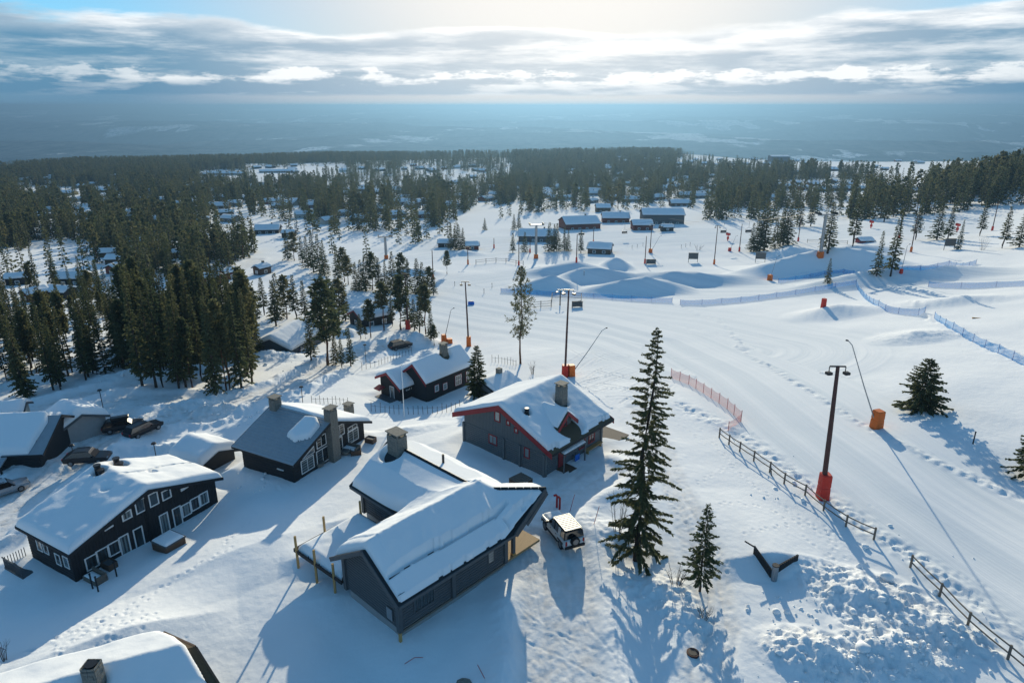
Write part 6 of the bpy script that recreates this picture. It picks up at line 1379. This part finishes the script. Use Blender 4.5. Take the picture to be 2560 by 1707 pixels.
def stake_fence(pts, n, label, h=1.3):
    pl = np.array([G(u, v) for u, v in pts]); o = empty('stake_fence', pl[0], 0, label, 'fence'); seg = np.linalg.norm(np.diff(pl, axis=0), axis=1); cum = np.concatenate([[0], np.cumsum(seg)])
    for i in range(n):
        s = cum[-1] * i / (n - 1); q = np.array([np.interp(s, cum, pl[:, k]) for k in range(3)]) - pl[0]; t = random.Random(i + n).uniform(-.08, .08)
        MB().tube([(q[0], q[1], q[2] - .4), (q[0] + t, q[1], q[2] + h * random.Random(i).uniform(.75, 1.15))], .035, 5).build('stake', 'twig', o)
    for a, b in zip(pl[:-1], pl[1:]): MB().tube([tuple(a - pl[0] + [0, 0, h * .65]), tuple(b - pl[0] + [0, 0, h * .65])], .018, 4).build('wire', 'twig', o)
stake_fence([(928,1028),(990,1035),(1060,1035),(1110,1032),(1150,1022)], 20, 'thin stake fence round the yard below the long black cabin')
stake_fence([(905,925),(945,915),(990,898),(1030,885)], 16, 'thin stake fence between the road and the long black cabin')
stake_fence([(1230,905),(1260,908),(1290,915)], 9, 'short stake fence right of the bright spruce')
stake_fence([(780,1010),(830,1010),(870,1012)], 10, 'stake fence behind the metal-roofed cabin', 1.2)
def net_fence(pts, label, net='blue_net', post='blue_post', h=1.3, step=4.0, sag=.12):
    pl = np.array([G(u, v) for u, v in pts]); o = empty('net_fence', pl[0], 0, label, 'fence'); seg = np.hypot(*np.diff(pl[:, :2], axis=0).T); cum = np.concatenate([[0], np.cumsum(seg)]); n = max(2, int(cum[-1] / step) + 1); Q = []
    for i in range(n):
        s = cum[-1] * i / (n - 1); x, y = np.interp(s, cum, pl[:, 0]), np.interp(s, cum, pl[:, 1]); Q.append(Vector((x - pl[0][0], y - pl[0][1], gz(x, y) - pl[0][2])))
    for q in Q: MB().tube([tuple(q + Vector((0, 0, -.4))), tuple(q + Vector((0, 0, h + .12)))], .035, 5).build('post', post, o)
    for a, b in zip(Q[:-1], Q[1:]):
        V = []; F = []; m = 4
        for k in range(m + 1):
            t = k / m; p = a.lerp(b, t); sg = sag * 4 * t * (1 - t)
            V += [p + Vector((0, .02, -.1)), p + Vector((.0, .02 + .10 * math.sin(k * 2.1), h * .5)), p + Vector((0, .02, h - sg))]
        for k in range(m): F += [(k * 3, k * 3 + 3, k * 3 + 4, k * 3 + 1), (k * 3 + 1, k * 3 + 4, k * 3 + 5, k * 3 + 2)]
        MB().add(V, F).build('net_panel', net, o)
net_fence([(1677,945),(1720,962),(1770,992),(1815,1022),(1852,1056)], 'red safety net fence beside the piste behind the tall spruce', 'red_net', 'red_post', 1.5, 2.2)
net_fence([(1852,1056),(1838,1068),(1820,1078)], 'short red net closing the gap to the wooden rail fence', 'red_net', 'red_post', 1.2, 2.0)
net_fence([(2140,712),(2152,735),(2175,757),(2205,773),(2250,786),(2300,788),(2312,782)], 'blue net fence curving round the mound right of the jump')
net_fence([(2335,797),(2370,820),(2420,850),(2480,880),(2560,915),(2620,940)], 'blue net fence running down to the right edge of the picture')
net_fence([(1700,762),(1760,762),(1850,755),(1950,742),(2060,724),(2140,712)], 'long blue net fence below the terrain park jumps', step=5)
net_fence([(1252,732),(1310,735),(1400,740),(1480,744),(1580,752),(1680,757)], 'blue net fence in front of the left-hand jumps', step=5)
net_fence([(1945,708),(2000,700),(2060,688),(2120,683),(2200,680),(2300,676)], 'blue net fence at the foot of the big jump', step=5)
net_fence([(2300,678),(2360,668),(2440,660)], 'blue net fence climbing right of the spruce pair', step=5)
net_fence([(2320,718),(2400,720),(2480,718),(2580,714)], 'blue net fence along the upper right snow field', step=5)

# ------------------------------------------------------------------ small things near the cabins
def terrace():
    # dark beam frame on fresh wooden posts, left of the foreground cabin
    a = atz(735, 1374, 1.15); b = atz(852, 1455, 1.15); o = empty('raised_terrace', (a[0], a[1], 0), 0, 'unfinished snow-filled terrace with dark edge beam and yellow posts', 'terrace')
    d = b - a; dn = d / np.linalg.norm(d); nb = np.array([-dn[1], dn[0], 0])
    if nb[1] < 0: nb = -nb
    e = nb * 6.8
    MB().bar((0, 0, 1.15), tuple(d * 1.02 + [0, 0, 1.15]), .10, .28).build('edge_beam', 'black_wood', o); MB().bar((0, 0, 1.15), tuple(e + [0, 0, 1.15]), .10, .28).build('edge_beam', 'black_wood', o)
    MB().prism([(0, 0, .95), tuple(d + [0, 0, .95]), tuple(d + e + [0, 0, .95]), tuple(e + [0, 0, .95])], (0, 0, .12)).build('platform', 'brown_wood', o)
    P = [(.15 * dn + .15 * nb)[:2], (d * .97 + .15 * nb)[:2], (d * .97 + e * .95)[:2], (.15 * dn + e * .95)[:2]]
    snow_blanket(o, lambda X, Y: 1.08 + X * 0, [tuple(p) for p in P], .65, .18, .6, 71, lambda X, Y, t, dd: t * (.75 + .5 * vnoise(X / 2, Y / 2, 3)))
    for q, top in ((.06 * d, 2.6), (.47 * d, 2.5), (.86 * d, 2.4), (.03 * d + e * .42, 2.9), (.10 * d + e * .92, 2.9), (.75 * d + e * .9, 2.7)):
        MB().box((q[0], q[1], (top - 1.2) / 2), (.16, .16, top + 1.2)).build('post', 'fresh_wood', o)
terrace()
def bunker():
    m = G(1925, 1444); a, b = atz(1880, 1402, m[2]), atz(1992, 1414, m[2]); o = empty('retaining_wall', m, 0, 'V-shaped black retaining wall with steel pipe in the snow bank', 'wall')
    A = a - m; B = b - m
    w = MB().prism([(A[0], A[1], -.8), (0, 0, -.8), (0, 0, .75), (A[0], A[1], 1.45)], (.1, .1, 0)).build('wing_wall', 'black_wood', o)
    for i in range(13):
        t = i / 13; q = B * (t + .04); MB().box((q[0], q[1] + .05, .05 + .25 * t), (.20, .12, 1.45 + .1 * t), rz=math.atan2(B[1], B[0])).build('plank', 'black_wood', o)
    MB().tube([(.25, -.15, -.6), (.25, -.15, 1.25)], .24, 14).build('pipe', 'galvanised', o); MB().tube([(.25, -.15, 1.25), (.25, -.15, 1.33)], .27, 14).build('pipe_lid', 'dark_metal', o)
    MB().bar((A[0] - .6, A[1] + .5, 1.55), (A[0] + .2, A[1], 1.25), .07, .10).build('rail', 'black_wood', o)
bunker()
def simple_thing(name, label, cat, loc, rz=0): return empty(name, loc, rz, label, cat)
def tub(u, v, label, rz, w=1.9):
    o = simple_thing('hot_tub', label, 'hot tub', G(u, v), rz); MB().box((0, 0, .35), (w, w * .95, .9)).build('shell', 'brown_wood', o, bevel=.08); MB().box((0, 0, .83), (w + .1, w, .12)).build('cover', 'charcoal_wood', o, bevel=.03)
    snow_blanket(o, lambda X, Y: .88 + X * 0, [(-w * .48, -w * .46), (w * .48, -w * .46), (w * .48, w * .46), (-w * .48, w * .46)], .25, .12, .5, 81)
tub(424, 1366, 'covered hot tub with snow on its lid in front of the black duplex', -.5, 2.1)
def planter(u, v, label, rz, sx, sy):
    o = simple_thing('garden_sofa', label, 'furniture', G(u, v), rz); MB().box((0, 0, .22), (sx, sy, .44)).build('base', 'weathered_wood', o); MB().box((0, sy / 2 - .08, .55), (sx, .14, .45)).build('backrest', 'weathered_wood', o); MB().box((sx / 2 - .08, -.08, .53), (.14, sy - .2, .40)).build('armrest', 'weathered_wood', o)
    snow_blanket(o, lambda X, Y: .44 + X * 0, [(-sx * .46, -sy * .46), (sx * .4, -sy * .46), (sx * .4, sy * .3), (-sx * .46, sy * .3)], .12, .1, .2, 83)
planter(240, 1450, 'wooden garden sofa with snow on the seat at the duplex corner', -.5, 1.9, 1.0); planter(876, 1127, 'wooden garden sofa on the terrace of the metal-roofed cabin', -.45, 2.3, 1.0)
def pot(u, v, label, name='fire_bowl', cat='furniture'):
    o = simple_thing(name, label, cat, G(u, v)); MB().tube([(0, 0, 0), (0, 0, .15), (0, 0, .5)], [.25, .4, .55], 12).build('bowl', 'stone', o); MB().box((0, 0, .53), (.6, .6, .1)).build('lid', 'charcoal_wood', o)
pot(865, 1136, 'round stone fire bowl beside the gable chimney of the metal-roofed cabin'); pot(800, 1166, 'small grey pot by the glass doors of the metal-roofed cabin')
def crate(u, v, label, rz, s=(1.1, .8, .6), mat='brown_wood'):
    o = simple_thing('firewood_crate', label, 'crate', G(u, v), rz)
    for i in range(4): MB().box((0, -s[1] / 2, .10 + i * s[2] / 4), (s[0], .04, s[2] / 4 - .02)).build('slat', mat, o); MB().box((0, s[1] / 2, .10 + i * s[2] / 4), (s[0], .04, s[2] / 4 - .02)).build('slat', mat, o)
    for sg in (-1, 1): MB().box((sg * s[0] / 2, 0, s[2] / 2), (.05, s[1], s[2])).build('end_panel', mat, o)
    MB().box((0, 0, s[2] * .8), (s[0] * .9, s[1] * .85, .06)).build('lid', 'charcoal_wood', o)
crate(927, 1105, 'dark wooden crate at the far corner of the metal-roofed cabin', -.4); crate(890, 1135, 'low dark crate on the trodden snow beside the fire bowl', .3); crate(275, 1418, 'reddish crate by the windows of the black duplex', -.5)
def pallet():
    o = simple_thing('slatted_box', 'slatted wooden box half buried in snow below the grey log cabin', 'box', G(1302, 1208), .75)
    for i in range(7): MB().box((0, -.75 + i * .25, .55), (1.7, .18, .06)).build('slat', 'weathered_wood', o)
    for s in (-1, 1): MB().box((s * .75, 0, .25), (.12, 1.7, .55)).build('side', 'brown_wood', o)
pallet()
def stakes(pts, name, label, cat, mat, h, r=.05, lean=0):
    for i, (u, v, lab) in enumerate(pts):
        p = G(u, v); o = simple_thing(name, lab, cat, p); MB().tube([(0, 0, -.3), (lean * h, 0, h)], r, 6).build('shaft', mat, o); MB().tube([(lean * h, 0, h), (lean * h, 0, h + .06)], r * 1.3, 6).build('tip', 'white_paint' if mat == 'red_post' else 'dark_metal', o)
stakes([(1423,1278,'thin red snow stake behind the off-road car'),(1483,1310,'thin red snow stake on the sunlit bank right of the car'),(1625,1120,'thin red stake at the foot path behind the tall spruce')], 'snow_stake', '', 'stake', 'red_post', 1.8, .025, .25)
stakes([(2332,1010,'short dark post right behind the bushy lone spruce'),(2432,1110,'dark post standing in the shadow of the bushy spruce'),(232,1470,'dark peg nearest the duplex corner'),(246,1478,'second dark peg before the duplex'),(292,1440,'dark peg before the duplex deck, right'),(1005,1007,'dark lamp bollard inside the stake fence below the cabin')], 'wooden_post', '', 'post', 'dark_metal', 1.4, .07)
def lamp(u, v, tv, label):
    p = G(u, v); h = top_h(p, u, tv); o = simple_thing('yard_lamp', label, 'lamp', p); MB().tube([(0, 0, -.3), (0, 0, h)], .05, 8).build('pole', 'dark_metal', o); MB().tube([(0, 0, h - .05), (0, 0, h + .12)], [.32, .2], 10).build('lamp_head', 'dark_metal', o)
lamp(757, 1006, 967, 'slim street lamp beside the road above the metal-roofed cabin'); lamp(258, 1020, 975, 'slim street lamp by the plough bank near the pale garage'); lamp(915, 905, 862, 'slim street lamp on the road below the conifers'); lamp(390, 1140, 1108, 'short lamp behind the black duplex'); lamp(187, 1150, 1113, 'dark post beside the porch of the black house')
p = G(1011, 1045); fo = simple_thing('flagpole', 'white flagpole without a flag in front of the long black cabin', 'flagpole', p); hf = top_h(p, 1003, 912); MB().tube([(0, 0, -.3), (0, 0, hf)], [.06, .035], 8).build('pole', 'white_paint', fo); MB().tube([(0, 0, hf), (0, 0, hf + .12)], .06, 8).build('finial', 'white_paint', fo)
def pipes():
    for u, v, lab in ((1392, 1268, 'left red vent pipe standing in the snow behind the car'), (1399, 1273, 'right red vent pipe standing in the snow behind the car')):
        o = simple_thing('vent_pipe', lab, 'pipe', G(u, v)); MB().tube([(0, 0, -.4), (0, 0, 1.25)], .10, 10).build('riser', 'red_post', o); MB().tube([(0, 0, 1.2), (-.10, -.05, 1.38), (-.32, -.12, 1.34)], .11, 10).build('elbow', 'red_post', o)
pipes()
p = G(1732, 1633); mo = simple_thing('manhole_cover', 'rusty round manhole cover in the trodden snow at the bottom', 'manhole', (p[0], p[1], p[2] + .08)); MB().tube([(0, 0, -.2), (0, 0, .05)], .42, 20).build('cover', 'manhole_iron', mo); MB().tube([(0, 0, .04), (0, 0, .065)], .32, 20).build('inner_ring', 'dark_metal', mo)
def tape(pts, label):
    P = [G(u, v) + [0, 0, .25] for u, v in pts]; o = empty('marker_stick', P[0], 0, label, 'stick'); MB().tube([tuple(q - P[0]) for q in P], .025, 5).build('stick', 'red_post', o); MB().tube([tuple(P[-1] - P[0]), tuple(P[-1] - P[0] + [0.05, 0, .03])], .035, 5).build('tip', 'white_paint', o)
tape([(1012, 1666), (1037, 1650), (1058, 1650)], 'bent red marker stick lying in the shade below the cabin'); tape([(1194, 1668), (1212, 1703)], 'straight red marker stick in the shade at the bottom edge')
p = G(1160, 1707); st = simple_thing('boulder', 'small grey boulder poking from the snow at the bottom edge', 'boulder', p)
b = MB(); rgb = random.Random(2); V = []; 
for j in range(5):
    for i in range(9): a = 2 * math.pi * i / 9; el = -.6 + 2.1 * j / 4; k = .42 * rgb.uniform(.85, 1.15); V.append((math.cos(a) * math.cos(el) * k * 1.3, math.sin(a) * math.cos(el) * k, math.sin(el) * k * .8))
b.add(V, [(j * 9 + i, j * 9 + (i + 1) % 9, (j + 1) * 9 + (i + 1) % 9, (j + 1) * 9 + i) for j in range(4) for i in range(9)] + [tuple(range(36, 45))]); b.build('rock', 'stone', st)
p = G(1178, 762); ob = simple_thing('safety_cushion', 'small blue safety cushion on the piste behind the orange-padded mast', 'cushion', p); MB().box((0, 0, .45), (1.6, .8, .95)).build('cushion', 'blue_pad', ob, bevel=.2); MB().box((0, 0, .98), (1.0, .3, .05)).build('strap', 'dark_metal', ob)
o = simple_thing('plastic_sledge', 'blue plastic sledge leaning on the bench of the grey log cabin', 'sledge', G(1443, 1150), .8); MB().box((0, 0, .35), (.8, .12, .7)).build('tray', 'blue_pad', o, bevel=.04); MB().tube([(-.2, 0, .6), (-.3, .1, 1.1)], .02, 6).build('handle', 'dark_metal', o)
o = simple_thing('plank', 'orange plank lying on the snow inside the right-hand blue fence', 'plank', G(2430, 796), -.35); MB().tube([(0, 0, .1), (1.6, -.1, .12), (3.4, .2, .1)], [.12, .16, .25], 6).build('shaft', 'orange_door', o); MB().box((4.0, .3, .1), (1.4, .5, .08), rz=.2).build('blade', 'orange_door', o)
for u, v in ((1580, 622), (1593, 620), (1607, 616), (1703, 621), (1714, 618), (1725, 615), (1460, 690), (1210, 735), (1230, 720), (1137, 716), (2310, 575), (2330, 571), (2345, 567)):
    o = simple_thing('piste_marker', 'short dark marker pole stuck in the lower ski slope', 'marker pole', G(u, v)); o['group'] = 'marker poles on the lower slope'
    MB().tube([(0, 0, -.3), (0, 0, 1.5)], .06, 6).build('pole', 'dark_metal', o); MB().tube([(0, 0, 1.2), (0, 0, 1.5)], .09, 6).build('sleeve', 'plastic_black', o)
# clods of ploughed snow: nobody could count them
def clods():
    rg = np.random.default_rng(6); V = []; F = []; c = []
    base = np.array([[0, 0, 1], [.89, 0, .45], [.28, .85, .45], [-.72, .53, .45], [-.72, -.53, .45], [.28, -.85, .45], [.72, .53, -.45], [-.28, .85, -.45], [-.89, 0, -.45], [-.28, -.85, -.45], [.72, -.53, -.45], [0, 0, -1]])
    fc = np.array([[0,1,2],[0,2,3],[0,3,4],[0,4,5],[0,5,1],[1,6,2],[2,7,3],[3,8,4],[4,9,5],[5,10,1],[6,7,2],[7,8,3],[8,9,4],[9,10,5],[10,6,1],[11,7,6],[11,8,7],[11,9,8],[11,10,9],[11,6,10]])
    for cu, cv, su, sv, n in ((2150,1560,110,50,420),(2260,1660,90,40,330),(2060,1660,70,40,220),(2380,1600,60,40,130),(2000,1500,60,30,120),(560,1050,60,14,150),(470,1040,60,12,120),(680,915,50,14,110),(1640,1520,60,40,70),(1980,1230,60,40,60),(2250,1400,70,40,70),(1010,860,20,8,40),(300,960,60,8,70),(640,1200,40,20,50)):
        for i in range(n // 4): c.append((rg.normal(cu, su), rg.normal(cv, sv), rg.gamma(1.1, .075) + .04))
    P = np.array([g0(max(-80, min(2640, u)), min(1760, v))[:2] for u, v, s in c]); S = np.array([s for u, v, s in c]); Z = shape(P[:, 0], P[:, 1])[0]
    for i in range(len(P)):
        q = base * rg.uniform(.65, 1.2, (12, 1)) * S[i] * np.array([1, 1, .8]) * rg.uniform(.8, 1.3, 3); a = rg.uniform(0, 6.28); ca, sa = math.cos(a), math.sin(a)
        V.append(np.stack([q[:, 0] * ca - q[:, 1] * sa + P[i, 0], q[:, 0] * sa + q[:, 1] * ca + P[i, 1], q[:, 2] + Z[i] + S[i] * .25], -1)); F.append(fc + 12 * i)
    o = link('snow_clods', mesh_np('snow_clods', np.vstack(V), np.vstack(F), 'snow', True)); tag(o, 'clods of ploughed snow strewn over the banks', None, None, 'stuff')
clods()
# leafless birch shrubs
def shrub(u, v, label, h, n, spread, seed, name='bare_shrub'):
    rg = random.Random(seed); o = empty(name, G(u, v), 0, label, 'shrub'); 
    for i in range(n):
        a = rg.uniform(0, 6.28); r = rg.uniform(.2, 1) * spread; hh_ = h * rg.uniform(.55, 1.0); bx, by = math.cos(a) * r * .3, math.sin(a) * r * .3; b = MB(); top = (math.cos(a) * r, math.sin(a) * r, hh_)
        b.tube([(bx, by, -.2), ((bx + top[0]) / 2, (by + top[1]) / 2, hh_ * .55), top], [.025, .016, .006], 4, False)
        for k in range(5):
            t = rg.uniform(.35, .9); q = (bx + (top[0] - bx) * t, by + (top[1] - by) * t, hh_ * t); a2 = rg.uniform(0, 6.28); b.tube([q, (q[0] + math.cos(a2) * .35, q[1] + math.sin(a2) * .35, q[2] + .45)], [.010, .003], 3, False)
        b.build('stem', 'twig', o)
shrub(1545, 1330, 'leafless thin shrub left of the tall spruce', 4.5, 10, 1.0, 1); shrub(1690, 1460, 'leafless shrub at the foot of the small young spruce', 1.8, 12, 1.0, 2); shrub(10, 1650, 'leafless twigs poking out at the bottom left edge', 1.6, 8, .5, 3); shrub(1332, 935, 'leafless shrub right of the tall thin pine', 2.2, 10, .8, 4); shrub(2455, 625, 'leafless birch shrub beside the notice board at far right', 5.0, 14, 2.2, 5); shrub(1745, 625, 'leafless brush behind the second notice board', 2.5, 14, 2.5, 6); shrub(1760, 1545, 'low twigs on the plough bank below the young spruce', 1.0, 10, .7, 7)

# ------------------------------------------------------------------ haze: the air of the valley
def haze():
    m = bpy.data.materials.new('haze'); m.use_nodes = True; nt = m.node_tree; nt.nodes.clear(); out = nt.nodes.new('ShaderNodeOutputMaterial'); pv = nt.nodes.new('ShaderNodeVolumePrincipled')
    pv.inputs['Color'].default_value = (0.125, 0.232, 0.362, 1); pv.inputs['Density'].default_value = HAZE; pv.inputs['Anisotropy'].default_value = .6; nt.links.new(pv.outputs[0], out.inputs['Volume'])
    MATS['haze'] = m; X = 35500; z0, z1 = -700, 52
    o = MB().box((0, 0, (z0 + z1) / 2), (2 * X, 2 * X, z1 - z0)).build('haze', 'haze'); tag(o, 'thin bluish winter haze filling the valley', None, None, 'stuff')
HAZE = 2.0e-4
haze()
